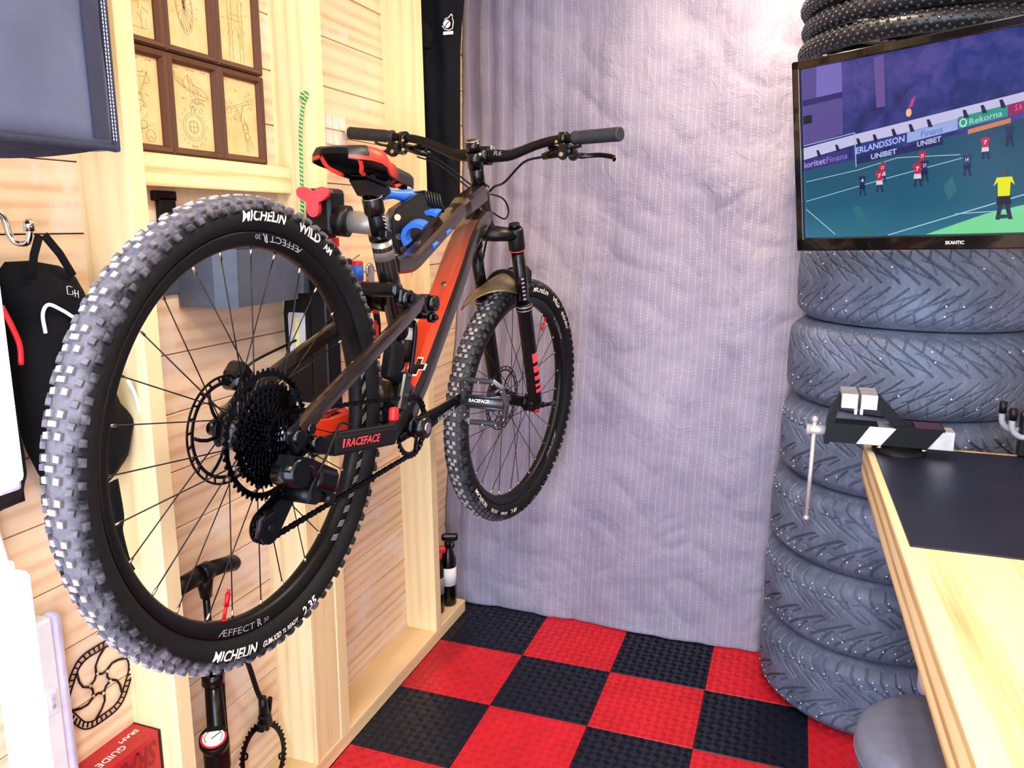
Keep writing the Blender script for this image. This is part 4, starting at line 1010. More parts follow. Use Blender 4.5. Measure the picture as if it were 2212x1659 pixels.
d_wheel = [circle(.46, .52, .20, .34, tilt=wt), circle(.46, .52, .175, .30, tilt=wt), circle(.46, .52, .035, .05, tilt=wt), [(.38, .98), (.45, .53)], [(.50, .98), (.49, .53)]] + [[(.46, .52), (.46 + .19 * math.cos(a) * math.cos(wt) - .32 * math.sin(a) * math.sin(wt), .52 + .19 * math.cos(a) * math.sin(wt) + .32 * math.sin(a) * math.cos(wt))] for a in [2 * PI * k / 18 for k in range(18)]] + leaders(rnd, .46, .5, .26, .36, 9)
d_fork = [[(.32, .02), (.32, .80)], [(.42, .02), (.42, .80)], [(.62, .02), (.62, .80)], [(.72, .02), (.72, .80)], [(.32, .80), (.5, .93), (.72, .80)], [(.42, .35), (.52, .48), (.62, .35)], [(.32, .55), (.72, .55)], [(.36, .2), (.36, .5)], [(.67, .2), (.67, .5)], circle(.5, .9, .1, .05), [(.45, .93), (.45, .99)], [(.56, .93), (.56, .99)], [(.38, .62), (.66, .62)]] + leaders(rnd, .5, .6, .3, .4, 8)
d_frame = [[(.15, .78), (.75, .82), (.55, .55), (.2, .6), (.15, .78)], [(.75, .82), (.82, .72)], [(.78, .84), (.58, .54)], [(.15, .72), (.70, .77)], circle(.3, .65, .12, .08), circle(.35, .6, .08, .06), circle(.58, .53, .05, .04), [(.55, .55), (.42, .45)], circle(.22, .20, .09, .07), circle(.42, .16, .09, .07), circle(.35, .1, .22, .1, tilt=.3), circle(.62, .22, .07, .05), circle(.75, .1, .1, .07), [(.3, .1), (.7, .2)], [(.2, .27), (.3, .3)]] + leaders(rnd, .4, .65, .3, .4, 12) + leaders(rnd, .45, .16, .28, .38, 12)
d_shoe = [[(.10, .92), (.14, .86), (.30, .82), (.42, .90), (.50, .86), (.55, .80), (.75, .76), (.90, .70), (.92, .64), (.80, .62), (.60, .66), (.40, .72), (.20, .78), (.10, .82), (.10, .92)], [(.10, .84), (.30, .77), (.55, .70), (.92, .66)], [(.30, .82), (.34, .74)], [(.42, .90), (.48, .72)], [(.55, .80), (.58, .68)], [(.62, .78), (.66, .67)], [(.40, .86), (.55, .78)], circle(.62, .60, .05, .035), circle(.62, .60, .12, .03), [(.46, .60), (.80, .58)], circle(.5, .28, .27, .17), circle(.5, .28, .22, .14), circle(.5, .28, .12, .08), [(.42, .22), (.58, .22), (.58, .34), (.42, .34), (.42, .22)], [(.46, .45), (.46, .54), (.54, .54), (.54, .45)], [(.45, .49), (.55, .49)], [(.4, .28), (.6, .28)], [(.5, .2), (.5, .36)]] + leaders(rnd, .5, .28, .31, .36, 26) + leaders(rnd, .62, .6, .14, .2, 12)
d_fork2 = [[(.12, .60), (.5, .68), (.85, .76)], [(.12, .57), (.5, .65), (.85, .72)], circle(.2, .58, .06, .05), circle(.82, .74, .06, .05), [(.4, .62), (.5, .45), (.62, .68)], [(.44, .62), (.52, .5), (.58, .66)], [(.52, .50), (.62, .30)], [(.60, .50), (.72, .32)], circle(.64, .36, .09, .06), circle(.64, .4, .07, .05), [(.62, .28), (.66, .05), (.88, .10), (.74, .28)], [(.66, .24), (.72, .07)], [(.70, .24), (.80, .09)], circle(.68, .26, .07, .05), [(.3, .5), (.42, .45)]] + leaders(rnd, .22, .57, .12, .2, 12) + leaders(rnd, .8, .74, .1, .18, 12)
fy = [-1.1435, -.9945, -.846]
picture(fy[0], 1.745, 'brown-framed patent print of a head tube, upper left of six prints', d_head, [])
picture(fy[1], 1.745, 'brown-framed patent print of a spoked wheel, top middle of six prints', d_wheel, [])
picture(fy[2], 1.745, 'brown-framed patent print of fork legs, upper right of six prints', d_fork, [])
picture(fy[0], 1.5515, 'brown-framed patent print of a bicycle frame and parts, lower left above timber rail', d_frame, hdr + [('FIG. 5', .62, .42, .0036)])
picture(fy[1], 1.5515, 'brown-framed patent print of a cycling shoe above a pedal', d_shoe, hdr + [('FIG. 1', .25, .60, .0036), ('FIG. 2', .42, .03, .0036)])
picture(fy[2], 1.5515, 'brown-framed patent print of handlebar and fork, lower right by the stud', d_fork2, hdr[:1] + [('FIG. 1', .38, .84, .0034)])

# ------------------------------------------------------------------ green cord, pads, tape mark
GREEN = None
def cord_mat():
    t = NT('green_cord'); sep = t.n('ShaderNodeSeparateXYZ'); t.l(t.coords(), sep.inputs[0])
    f = t.math('GREATER_THAN', t.math('SINE', t.math('ADD', t.math('MULTIPLY', sep.outputs[2], 620.), t.math('MULTIPLY', sep.outputs[0], 500.))), .35)
    return t.set(col=t.mix(f, lin('1f8f2e'), lin('cfeec0')), rough=.6)
GREEN = cord_mat()
t = thing('green_cord', 'thin green and white cord knotted at the top hanging on the middle stud', 'cord', (-.016, -.650, 1.70))
pts = [Vector((0, -.002, 0)), Vector((-.006, -.003, -.02)), Vector((-.014, -.004, -.07)), Vector((-.016, -.004, -.13)), Vector((-.018, -.004, -.20)), Vector((-.020, -.006, -.30)), Vector((-.020, -.006, -.42))]
MB().tube(spline(pts, 8), .0038, n=8).build('cord', GREEN, t)
MB().tube([Vector((.0075 * math.cos(a), -.002 + .002 * math.sin(2 * a), .006 + .0075 * math.sin(a))) for a in [2 * PI * k / 16 for k in range(16)]], .0036, n=8, closed=True).tube([(-.004, -.003, .0), (-.012, -.004, .002)], .0034, n=6).build('knot', GREEN, t)
pad = None
for c in range(4):
    for r in range(3):
        y = -.4515 + c * .0332; z = (1.664, 1.624, 1.579)[r]; hh = .0365
        o = MB().rbox((.002, .0142, hh / 2), (.004, .0284, hh), .001, seg=1).build('adhesive_pad', WHITE_PAD if 'WHITE_PAD' in globals() else plain('pad_white', 'efe2da', .6), None)
        WHITE_PAD = o.data.materials[0]; o.location = (WX, y, z)
        tag(o, 'white square pad on the planks, %s row, %s' % (('upper', 'middle', 'lower')[r], ('touching the stud', 'second from the stud', 'third from the stud', 'farthest from the stud')[c]), 'pad', 'white square pads on the planks')

# ------------------------------------------------------------------ grey plastic bins on a wall strip
BIN = plain('blue_grey_plastic', '4a5260', .45)
def bin_(y0, y1, z0, z1, x1, label, cat='bin', cut=.035):
    t = thing('storage_bin', label, cat, (WX, y0, z0), group='blue-grey wall bins'); Wd = y1 - y0; H = z1 - z0; D = x1 - WX
    out = [(0.004, .0), (D - cut, .0), (D, cut * .9), (D, Wd - .012), (D - .012, Wd), (.004, Wd)]
    inn = [(.008, .003), (D - cut - .002, .003), (D - .003, cut * .9 + .002), (D - .003, Wd - .013), (D - .013, Wd - .003), (.008, Wd - .003)]
    m = MB(); n = len(out)
    def lay(P, z, s=1.): return [(x * s, Wd / 2 + (y - Wd / 2) * s, z) for x, y in P]
    vs = lay(out, 0, .94) + lay(out, H) + lay(inn, .004, .94) + lay(inn, H)
    fs = [list(range(n))] + [(i, (i + 1) % n, n + (i + 1) % n, n + i) for i in range(n)] + [(n + i, n + (i + 1) % n, 3 * n + (i + 1) % n, 3 * n + i) for i in range(n)] + [(2 * n + i, 3 * n + i, 3 * n + (i + 1) % n, 2 * n + (i + 1) % n) for i in range(n)] + [list(range(2 * n, 3 * n))]
    m.add(vs, fs); m.build('bin_body', BIN, t)
    rim = MB(); rim.tube([Vector(p) for p in lay(out, H)], .0035, n=6, closed=True); rim.build('bin_rim', BIN, t)
bin_(-1.005, -.742, 1.250, 1.372, .022, 'blue-grey plastic wall bin with angled front seen through the rear wheel top')
bin_(-.735, -.665, 1.258, 1.378, .000, 'narrow blue-grey wall bin beside the larger one, partly behind the tyre', cut=.03)
t = thing('wall_strip', 'blue-grey plastic mounting strip behind the bins', 'rail', (WX, -1.165, 1.285))
MB().rbox((.005, .25, .03), (.010, .50, .075), .003).build('strip', BIN, t)
t = thing('wall_clip', 'dark plastic hanging clip on the planks under the timber rail', 'clip', (WX, -1.05, 1.425))
m = MB(); m.rbox((.006, .030, .046), (.012, .060, .020), .003); m.rbox((.006, .034, .015), (.012, .046, .060), .003); m.rbox((.012, .038, .012), (.010, .030, .006), .002); m.build('clip_body', BLACK_PLASTIC, t)

# ------------------------------------------------------------------ work lamp hung on the stud
t = thing('work_lamp', 'black handheld inspection lamp with silver reflector window hung on the stud', 'lamp', (-.055, -.648, .985))
m = MB(); O = [(-.030, .0), (-.034, .02), (-.036, .12), (-.037, .22), (-.032, .258), (-.020, .27), (.020, .27), (.032, .258), (.037, .22), (.036, .12), (.034, .02), (.030, .0)]
m.prism(O, .022, (0, -.011, 0), (1, 0, 0), (0, 0, 1)); m.build('lamp_body', BLACK_PLASTIC, t)
w = MB(); O = [(-.022, .120), (-.0235, .165), (-.024, .215), (-.020, .222), (.020, .222), (.024, .215), (.0235, .165), (.022, .120), (.012, .113), (-.012, .113)]
w.prism(O, .002, (0, -.0230, 0), (1, 0, 0), (0, 0, 1)); LW = w.build('reflector', plain('silver_reflector', 'dcdce4', .25, metal=.3), t)
MB().rbox((.000, -.0245, .168), (.010, .002, .085), .001).build('led_strip', plain('led_yellow', 'e6e07a', .3), LW)
MB().tube(spline([(-.016, -.012, .268), (-.014, -.016, .290), (.0, -.012, .300), (.006, -.004, .310)], 6), .0035, n=8).build('hanging_hook', BLACK_PLASTIC, t)
MB().cyl((-.006, -.022, .092), (-.006, -.026, .092), .006, 14).build('lamp_switch', RED, t)

# ------------------------------------------------------------------ hand tools behind the seat tube
t = thing('glue_bottle', 'small red and blue glue bottle with white cap hung upside down by the seat tube', 'bottle', (-.02, -.44, 1.222))
MB().tube([(0, 0, .030), (0, 0, .036), (0, 0, .040), (0, 0, .095), (0, 0, .099)], [.008, .010, .016, .017, .014], n=16).build('bottle_body', RED, t)
MB().tube([(0, 0, .050), (0, 0, .088)], .0175, n=16).build('bottle_label', BLUE, t); MB().tube([(0, 0, -.012), (0, 0, .031)], [.006, .010], n=12).build('bottle_cap', WHITE_PLASTIC, t)
t = thing('screwdriver', 'small black-handled screwdriver pointing up beside the glue bottle', 'screwdriver', (-.02, -.50, 1.315))
MB().tube([(0, -.05, -.014), (0, -.03, -.008), (0, .022, .006), (0, .03, .008)], [.007, .0095, .0095, .005], n=12).build('handle', BLACK_PLASTIC, t); MB().tube([(0, .03, .008), (0, .075, .021)], .0022, n=8).build('shaft', STEEL, t)
t = thing('pliers', 'red and black handled pliers hanging behind the seat tube', 'pliers', (-.02, -.372, 1.05))
for s, c0 in ((-1, RED), (1, RED)):
    m = MB(); P = spline([(0, s * .006, .20), (0, s * .022, .15), (0, s * .030, .09), (0, s * .022, .02)], 5); m.tube(P, [.006] * 3 + [.0085] * 20, n=8); m.build('handle', c0, t)
    m = MB(); P = spline([(.001, s * .026, .125), (.001, s * .032, .09), (.001, s * .030, .055)], 5); m.tube(P, .0092, n=8); m.build('handle_inset', BLACK_PLASTIC, t)
m = MB(); m.prism([(-.014, .19), (-.016, .22), (-.006, .26), (.006, .26), (.016, .22), (.014, .19)], .010, (0, 0, 0), (0, 1, 0), (0, 0, 1)); m.build('jaws', STEEL, t)
MB().tube([(0, .016 * math.cos(a), .24 + .02 * math.sin(a)) for a in [2 * PI * k / 14 for k in range(14)]], .005, n=6, closed=True).build('jaw_ring', STEEL, t)
t = thing('cable_cutter', 'black and red cable cutter leaning beside the rear tyre', 'cutter', (-.02, -.475, 1.155))
MB().tube([(0, .03, .075), (0, .01, .04), (0, -.015, -.005)], [.016, .017, .012], n=12).build('cutter_head', BLACK_PLASTIC, t)
MB().tube([(0, .02, .075), (0, .045, .085), (0, .06, .062)], [.008, .010, .008], n=8).build('cutter_grip', RED, t); MB().tube([(0, -.01, .0), (0, -.03, -.035), (0, -.036, -.06)], [.009, .010, .007], n=8).build('cutter_handle', RED, t)

# ------------------------------------------------------------------ hook and bags at the left
t = thing('coat_hook', 'chromed steel double hook with curved arms screwed to the planks', 'hook', (WX, -1.420, 1.40))
MB().prism([(-.06, -.015), (.035, -.015), (.037, .028), (.025, .046), (-.06, .060)], .003, (.0018, 0, 0), (0, 1, 0), (0, 0, 1)).build('hook_plate', ALU, t)
for yy in (.030, -.048):
    m = MB(); P = spline([(.006, yy - .040, .046), (.022, yy - .016, .046), (.030, yy + .004, .028), (.030, yy + .012, .000), (.036, yy + .018, -.012), (.052, yy + .024, -.010), (.058, yy + .024, .008), (.058, yy + .024, .020)], 6)
    m.tube(P, .0052, n=10); m.build('hook_arm', CHROME, t); MB().tube([(.058, yy + .024, .006), (.058, yy + .024, .020), (.058, yy + .024, .026)], [.0085, .0085, .004], n=12).build('hook_tip', CHROME, t)
    MB().cyl((.002, yy - .006, .036), (.006, yy - .006, .036), .0035, 8).build('screw', STEEL, t)
CLOTH = None
def cloth_mat(name, col, bs=60):
    t = NT(name); v = t.coords(); n = t.noise(v, 12, 5, .6, .6); c = lin(col)
    cc = t.ramp(n, [(.3, tuple(x * .75 for x in c[:3]) + (1,)), (.7, tuple(x * 1.3 for x in c[:3]) + (1,))])
    return t.set(col=cc, rough=.9, normal=t.bump(t.noise(v, bs * 10, 2), .3, .0008, t.bump(n, .6, .012)), spec=.2)
CLOTH = cloth_mat('black_cloth', '0a0b11')
def soft_body(name, outline, depth, parent, mat, seed=0, puff=1., x0=0., nx=26, nz=40, fold=.010):
    """a hanging cloth body: outline rows (z, y0, y1) from bottom to top, lens section towards +x"""
    zs = [o[0] for o in outline]; vs = []; M = 2 * nx
    for i in range(nz + 1):
        z = zs[0] + (zs[-1] - zs[0]) * i / nz; a = float(np.interp(z, zs, [o[1] for o in outline])); b = float(np.interp(z, zs, [o[2] for o in outline]))
        e = min(1, math.sin(PI * min(1, max(0, (i + .6) / (nz + 1.2)))) * 2.2)
        for k in range(M):
            f = k / nx if k <= nx else (M - k) / nx; front = k <= nx
            y = a + (b - a) * f; q = max(0., 1 - (2 * f - 1) ** 2) ** .55
            d = depth * q * e * puff + fold * noise.noise(Vector((y * 22 + seed, z * 6, seed * 1.7))) * q + fold * .5 * noise.noise(Vector((y * 40, z * 17 + seed, 3.1))) * q
            vs.append((x0 + (max(d, .002) if front else 0.), y, z))
    fs = [(i * M + k, i * M + (k + 1) % M, (i + 1) * M + (k + 1) % M, (i + 1) * M + k) for i in range(nz) for k in range(M)]
    fs += [list(range(M)), [nz * M + k for k in range(M)][::-1]]
    return MB().add(vs, fs, True).build(name, mat, parent)
t = thing('drawstring_bag', 'black cloth drawstring bag with white cord hanging from the steel hook', 'bag', (-.050, -1.357, 1.40))
soft_body('bag_body', [(-.455, .05, .07), (-.43, .0, .12), (-.39, -.03, .145), (-.335, -.05, .172), (-.30, -.055, .140), (-.22, -.06, .115), (-.12, -.06, .092), (-.065, -.06, .078), (-.050, -.055, .05), (-.040, -.045, .0)], .055, t, CLOTH, 3, x0=-.022)
for y0, y1 in ((-.006, -.030), (.012, .046)):
    MB().tube([(.008, y0 * .5, .0), (.010, (y0 + y1) / 2, -.03), (.014, y1, -.066)], .0062, n=8, sx=.35, sy=1.2, up=(1, 0, 0)).build('bag_strap', CLOTH, t)
MB().tube(spline([(.030, -.030, -.150), (.031, -.032, -.120), (.034, -.022, -.106), (.038, .000, -.118), (.038, .020, -.130), (.034, .045, -.124), (.026, .066, -.104)], 8), .0030, n=8).build('bag_cord', WHITE_PRINT, t)
MB().tube(spline([(.026, .126, -.255), (.026, .140, -.285), (.024, .148, -.325)], 6), .0032, n=8).build('bag_cord', WHITE_PRINT, t)
m = MB()
for P in ([(0, .012), (0, 0), (.010, -.002), (.010, .004)], [(.010, .010), (.004, .012), (0, .012)], [(.014, .006), (.014, -.006)], [(.012, .0), (.020, -.001)], [(.020, .004), (.020, -.008)]): m.tube([(.0365, .012 + a, -.092 + b) for a, b in P], .0006, n=4)
m.build('bag_logo', WHITE_PRINT, t)
MB().tube(spline([(.012, .085, -.43), (.010, .092, -.50), (.006, .090, -.53), (.010, .096, -.59), (.010, .106, -.615)], 6), .0125, n=8, sx=.15, sy=1.0, up=(1, 0, 0)).build('hanging_strap', CLOTH, t)
t = thing('black_jacket', 'black jacket with red and white piping hanging left of the drawstring bag', 'jacket', (-.050, -1.505, 1.40))
soft_body('jacket_body', [(-.42, -.04, .085), (-.36, -.08, .085), (-.25, -.10, .080), (-.14, -.10, .07), (-.08, -.09, .05), (-.05, -.07, .03)], .060, t, cloth_mat('navy_black_cloth', '0e0f18'), 8, x0=-.018)
MB().tube(spline([(.012, .030, .0), (.020, .038, -.02), (.016, .026, -.05), (.010, .010, -.06)], 6), .012, n=8, sx=.5).build('jacket_loop', CLOTH, t)
MB().tube(spline([(.040, .042, -.10), (.043, .052, -.13), (.042, .062, -.16), (.038, .064, -.19)], 6), .0042, n=8).build('red_piping', RED, t)
MB().tube(spline([(.042, .018, -.17), (.043, .012, -.14), (.042, .004, -.11)], 6), .0028, n=8).build('white_piping', WHITE_PRINT, t)

# ------------------------------------------------------------------ fabric organiser box at the top left
DENIM = None
def denim():
    t = NT('slate_denim'); v = t.coords(); wv = t.n('ShaderNodeTexWave'); wv.inputs['Scale'].default_value = 330; wv.bands_direction = 'DIAGONAL'; t.l(v, wv.inputs['Vector'])
    n = t.noise(v, 5, 4); c = t.ramp(n, [(.3, lin('41465f')), (.7, lin('5a5f7b'))])
    return t.set(col=t.mix(t.math('MULTIPLY', wv.outputs[0], .35), c, lin('2c3044')), rough=.9, normal=t.bump(wv.outputs[0], .25, .0006, t.bump(n, .4, .01)), sheen=.2)
DENIM = denim(); VEL = plain('dark_webbing', '23263a', .9, bump=.5, bscale=300)
t = thing('fabric_organiser', 'large slate blue fabric box with white stitched edge hung high at left', 'storage box', (WX + .002, -1.98, 1.515))
D_, L_, H_ = .312, .548, .46
m = MB(); NY, NZ = 24, 14; vs = []
for i in range(NZ + 1):
    for k in range(NY + 1):
        y = L_ * k / NY; z = H_ * i / NZ; sag = .0
        vs.append((D_ + .006 * math.sin(PI * k / NY) * math.sin(PI * i / NZ) + .004 * noise.noise(Vector((y * 9, 2, z * 9))), y, z + .006 * (1 - i / NZ) * noise.noise(Vector((y * 8, 0, 0)))))
m.add(vs, [(i * (NY + 1) + k, i * (NY + 1) + k + 1, (i + 1) * (NY + 1) + k + 1, (i + 1) * (NY + 1) + k) for i in range(NZ) for k in range(NY)], True)
fo = m.build('fabric_panel', DENIM, t); sm = fo.modifiers.new('t', 'SOLIDIFY'); sm.thickness = .004
MB().bb((0, L_ - .004, 0), (D_ - .002, L_, H_)).build('fabric_panel', DENIM, t); MB().bb((0, 0, 0), (D_ - .002, .004, H_)).build('fabric_panel', DENIM, t)
m = MB(); vs = []
for i in range(9):
    for k in range(13): vs.append((D_ * i / 8, L_ * k / 12, .004 - .018 * math.sin(PI * i / 8) * (0.4 + .6 * math.sin(PI * k / 12)) - .004 * (1 - i / 8)))
m.add(vs, [(i * 13 + k, i * 13 + k + 1, (i + 1) * 13 + k + 1, (i + 1) * 13 + k) for i in range(8) for k in range(12)], True); m.build('fabric_base', cloth_mat('navy_base', '1a1c33'), t)
MB().bb((D_ + .002, L_ - .040, .014), (D_ + .0055, L_ - .016, H_)).build('webbing_strip', VEL, t)
MB().rbox((D_ + .002, L_ - .004, H_ / 2), (.012, .008, H_ + .004), .003).build('edge_binding', VEL, t); MB().rbox((D_ + .002, L_ / 2, .003), (.010, L_, .008), .003).build('edge_binding', VEL, t)
m = MB()
for yy in (L_ - .0075, L_ - .0115):
    for k in range(95): m.tube([(D_ + .0086 if yy > L_ - .008 else D_ + .0080, yy, .012 + k * .0047), (D_ + .0086 if yy > L_ - .008 else D_ + .0080, yy, .0152 + k * .0047)], .0006, n=4)
so = m.build('white_stitching', WHITE_PRINT, t); so['kind'] = 'stuff'

# ------------------------------------------------------------------ vertical LED battens at the left edge
LED = glow('led_diffuser', 'f2f4ff', 5.0); FROST = plain('frosted_lilac', 'cfcdf2', .35)
t = thing('led_batten', 'glowing white upright LED batten at the left edge beside the hanging jacket', 'lamp', (.045, -1.525, 1.055))
MB().rbox((0, 0, .21), (.030, .030, .42), .010).build('diffuser', LED, t); MB().rbox((-.022, .010, .20), (.016, .040, .44), .006).build('housing', FROST, t)
t = thing('led_batten', 'white upright LED batten with rocker switch at the lower left', 'lamp', (WX, -1.440, .18))
MB().rbox((.018, .030, .29), (.034, .040, .58), .004).build('housing', WHITE_PLASTIC, t); MB().rbox((.020, .060, .288), (.030, .024, .585), .010).build('diffuser', FROST, t)
MB().rbox((.036, .030, .43), (.003, .021, .044), .001).build('switch_plate', WHITE_PLASTIC, t); MB().rbox((.0385, .030, .432), (.004, .010, .026), .002).build('rocker_switch', FROST, t)
m = MB(); m.tube([(.041, .030 + .0022 * math.cos(a), .424 + .0032 * math.sin(a)) for a in [2 * PI * k / 12 for k in range(12)]], .0005, n=4, closed=True); m.tube([(.041, .030, .437), (.041, .030, .440)], .0006, n=4); m.build('switch_marks', GREY_PRINT, t)
m = MB(); m.rbox((.018, .006, .60), (.024, .024, .09), .006); m.tube(spline([(.018, .004, .64), (.016, -.004, .69), (.012, -.012, .76), (.010, -.018, .84)], 6), .007, n=10); m.build('plug_cable', WHITE_PLASTIC, t)
t = thing('led_batten', 'bright overexposed LED batten closest to the lens at the bottom left corner', 'lamp', (.035, -1.530, .20))
MB().rbox((0, 0, .36), (.032, .034, .72), .010).build('diffuser', LED, t); MB().rbox((-.024, -.004, .36), (.018, .040, .74), .004).build('housing', WHITE_PLASTIC, t)

# ------------------------------------------------------------------ rotor, carton, pump, chainring
t = thing('spare_rotor', 'spare wavy brake disc with swirling arms hanging on the planks', 'brake disc', (WX + .004, -1.283, .565))
DKR = plain('dark_maroon_steel', '2a1016', .3, metal=.7)
n = 144; wv = lambda k, A: A * math.cos(6 * 2 * PI * k / n)
cc = lambda r, A: [((r + wv(k, A)) * math.cos(2 * PI * k / n), (r + wv(k, A)) * math.sin(2 * PI * k / n)) for k in range(n)]
m = MB(); m.ring(cc(.080, .0022), cc(.0775, .0022), .0018, (0, 0, 0), (0, 1, 0), (0, 0, 1)); m.ring(cc(.0680, .0022), cc(.0655, .0022), .0018, (0, 0, 0), (0, 1, 0), (0, 0, 1))
for k in range(42):
    a = 2 * PI * k / 42; m.box((0, .0728 * math.cos(a), .0728 * math.sin(a)), (.0018, .011, .0026), Rx(a + .2))
for k in range(6):
    a = 2 * PI * k / 6 + .25; m.tube([Vector((0, r * math.cos(a + s), r * math.sin(a + s))) for r, s in ((.067, .0), (.052, .22), (.040, .42), (.026, .52), (.021, .30))], [.0034, .003, .003, .0036, .004], n=4, sx=.3, sy=1, up=(1, 0, 0))
    b = a + .55; m.tube([Vector((0, r * math.cos(b + s), r * math.sin(b + s))) for r, s in ((.024, -.03), (.0175, .42), (.024, 1.0))], .0030, n=4, sx=.3, sy=1, up=(1, 0, 0))
m.build('rotor_disc', DKR, t)
for k in range(6):
    a = 2 * PI * k / 6 + .70; MB().cyl((-.001, .0235 * math.cos(a), .0235 * math.sin(a)), (.0016, .0235 * math.cos(a), .0235 * math.sin(a)), .0030, 10).build('bolt_hole', STEEL, t)
CARD = plain('red_carton', 'b81f26', .45); CARD_DK = plain('dark_red_print', '8c1218', .5)
t = thing('red_carton', 'red cardboard parts box with white lettering on top beside the stud', 'box', (WX + .001, -1.357, .0455))
bx = MB(); bx.bb((.0, .0, 0), (.066, .1415, .391)); bx.build('carton_body', CARD, t); MB().bb((.0655, .1385, .002), (.0675, .143, .392)).bb((0, .141, .0), (.0665, .143, .392)).build('carton_flap', BLACK_MAT, t)
g = MB(); flat_text(g, 'SRAM', (.020, .128, .3914), (0, -1, 0), (1, 0, 0), .010, width=.044, bold=.02); flat_text(g, 'GUIDE', (.034, .080, .3914), (0, -1, 0), (1, 0, 0), .014, width=.064, bold=.015); g.build('carton_lettering', WHITE_PRINT, t)
g = MB(); flat_text(g, 'SRAM', (.0664, .132, .378), (0, -1, 0), (0, 0, -1), .045, width=.12, shear=.2, bold=.03); g.build('carton_print', CARD_DK, t)
t = thing('floor_pump', 'black track pump with round gauge standing between the wall studs', 'pump', (-.048, -1.055, .045))
m = MB(); m.tube([(0, 0, .02), (0, 0, .26), (0, 0, .40)], [.021, .021, .018], n=18); m.tube([(0, 0, .40), (0, 0, .425)], [.024, .022], n=18); PB = m.build('barrel', BLACK_GLOSS, t)
MB().tube([(0, 0, .42), (0, 0, .61)], .0075, n=12).build('piston_rod', BLACK_GLOSS, t)
m = MB(); m.tube([(0, .012, .655), (0, .055, .648), (0, .092, .638), (0, .102, .635)], [.018, .017, .018, .012], n=14); m.tube([(0, -.012, .655), (0, -.055, .655), (0, -.085, .655)], [.018, .018, .018], n=14); m.tube([(0, 0, .60), (0, 0, .66)], [.012, .020], n=12); m.tube([(0, -.014, .655), (0, .014, .655)], .0205, n=14); m.build('handle', BLACK_MAT, t)
m = MB(); m.tube([(.012, -.020, .262), (.018, -.030, .282), (.022, -.036, .296)], [.026, .031, .030], n=22); m.rbox((.006, -.012, .235), (.046, .046, .09), .012); GH = m.build('gauge_housing', BLACK_PLASTIC, t)
gn = Vector((.006, -.009, .034)).normalized(); gc = Vector((.0225, -.0366, .2970)); gu = Vector((0, 0, 1)); gu = (gu - gn * gu.dot(gn)).normalized(); gr = gu.cross(gn)
MB().tube([gc - gn * .001, gc + gn * .0006], [.027, .027], n=28).build('gauge_ring', RED, GH); MB().tube([gc, gc + gn * .0012], .023, n=28).build('gauge_face', WHITE_PRINT, GH)
m = MB(); q = gc + gn * .0016
m.tube([q + gr * (.018 * math.cos(a)) + gu * (.018 * math.sin(a)) for a in [math.radians(-40 + 13 * k) for k in range(21)]], .0006, n=4); m.tube([q - gr * .004 - gu * .004, q + gr * .013 + gu * .010], .0009, n=4); m.build('gauge_needle', BLACK_MAT, GH)
m = MB(); m.rbox((.018, .0, .012), (.055, .21, .024), .008); m.build('foot_plate', BLACK_PLASTIC, t)
m = MB(); m.tube(spline([(0, .020, .12), (0, .026, .20), (0, .026, .35), (0, .032, .44), (-.01, .060, .475), (-.02, .10, .45), (-.03, .15, .36), (-.035, .185, .26), (-.034, .20, .225)], 8), .0062, n=8); m.build('hose', RUBBER, t)
m = MB(); m.tube([(-.034, .200, .235), (-.034, .203, .19)], [.010, .013], n=10); m.rbox((-.034, .206, .170), (.022, .030, .042), .005, Rx(.2)); m.rbox((-.034, .190, .160), (.02, .020, .020), .004); m.rbox((-.034, .224, .195), (.012, .010, .05), .004, Rx(-.25)); m.build('pump_head', BLACK_PLASTIC, t)
t = thing('spare_chainring', 'loose black narrow-wide chainring leaning on the planks above the bottom plate', 'chainring', (-.055, -.872, .0475), (0, math.radians(-14), 0))
m = MB(); o, q = gear(42, .0845, .0685); m.ring(o, q, .003, (0, 0, .0855), (0, 1, 0), (0, 0, 1))
for k in range(4):
    a = PI / 4 + k * PI / 2 + .2; c2, s2 = math.cos(a), math.sin(a); m.ring([(.066 * c2 + .009 * math.cos(b), .066 * s2 + .009 * math.sin(b)) for b in [2 * PI * j / 14 for j in range(14)]], [(.066 * c2 + .0045 * math.cos(b), .066 * s2 + .0045 * math.sin(b)) for b in [2 * PI * j / 14 for j in range(14)]], .003, (0, 0, .0855), (0, 1, 0), (0, 0, 1))
m.build('ring', ANOD, t)

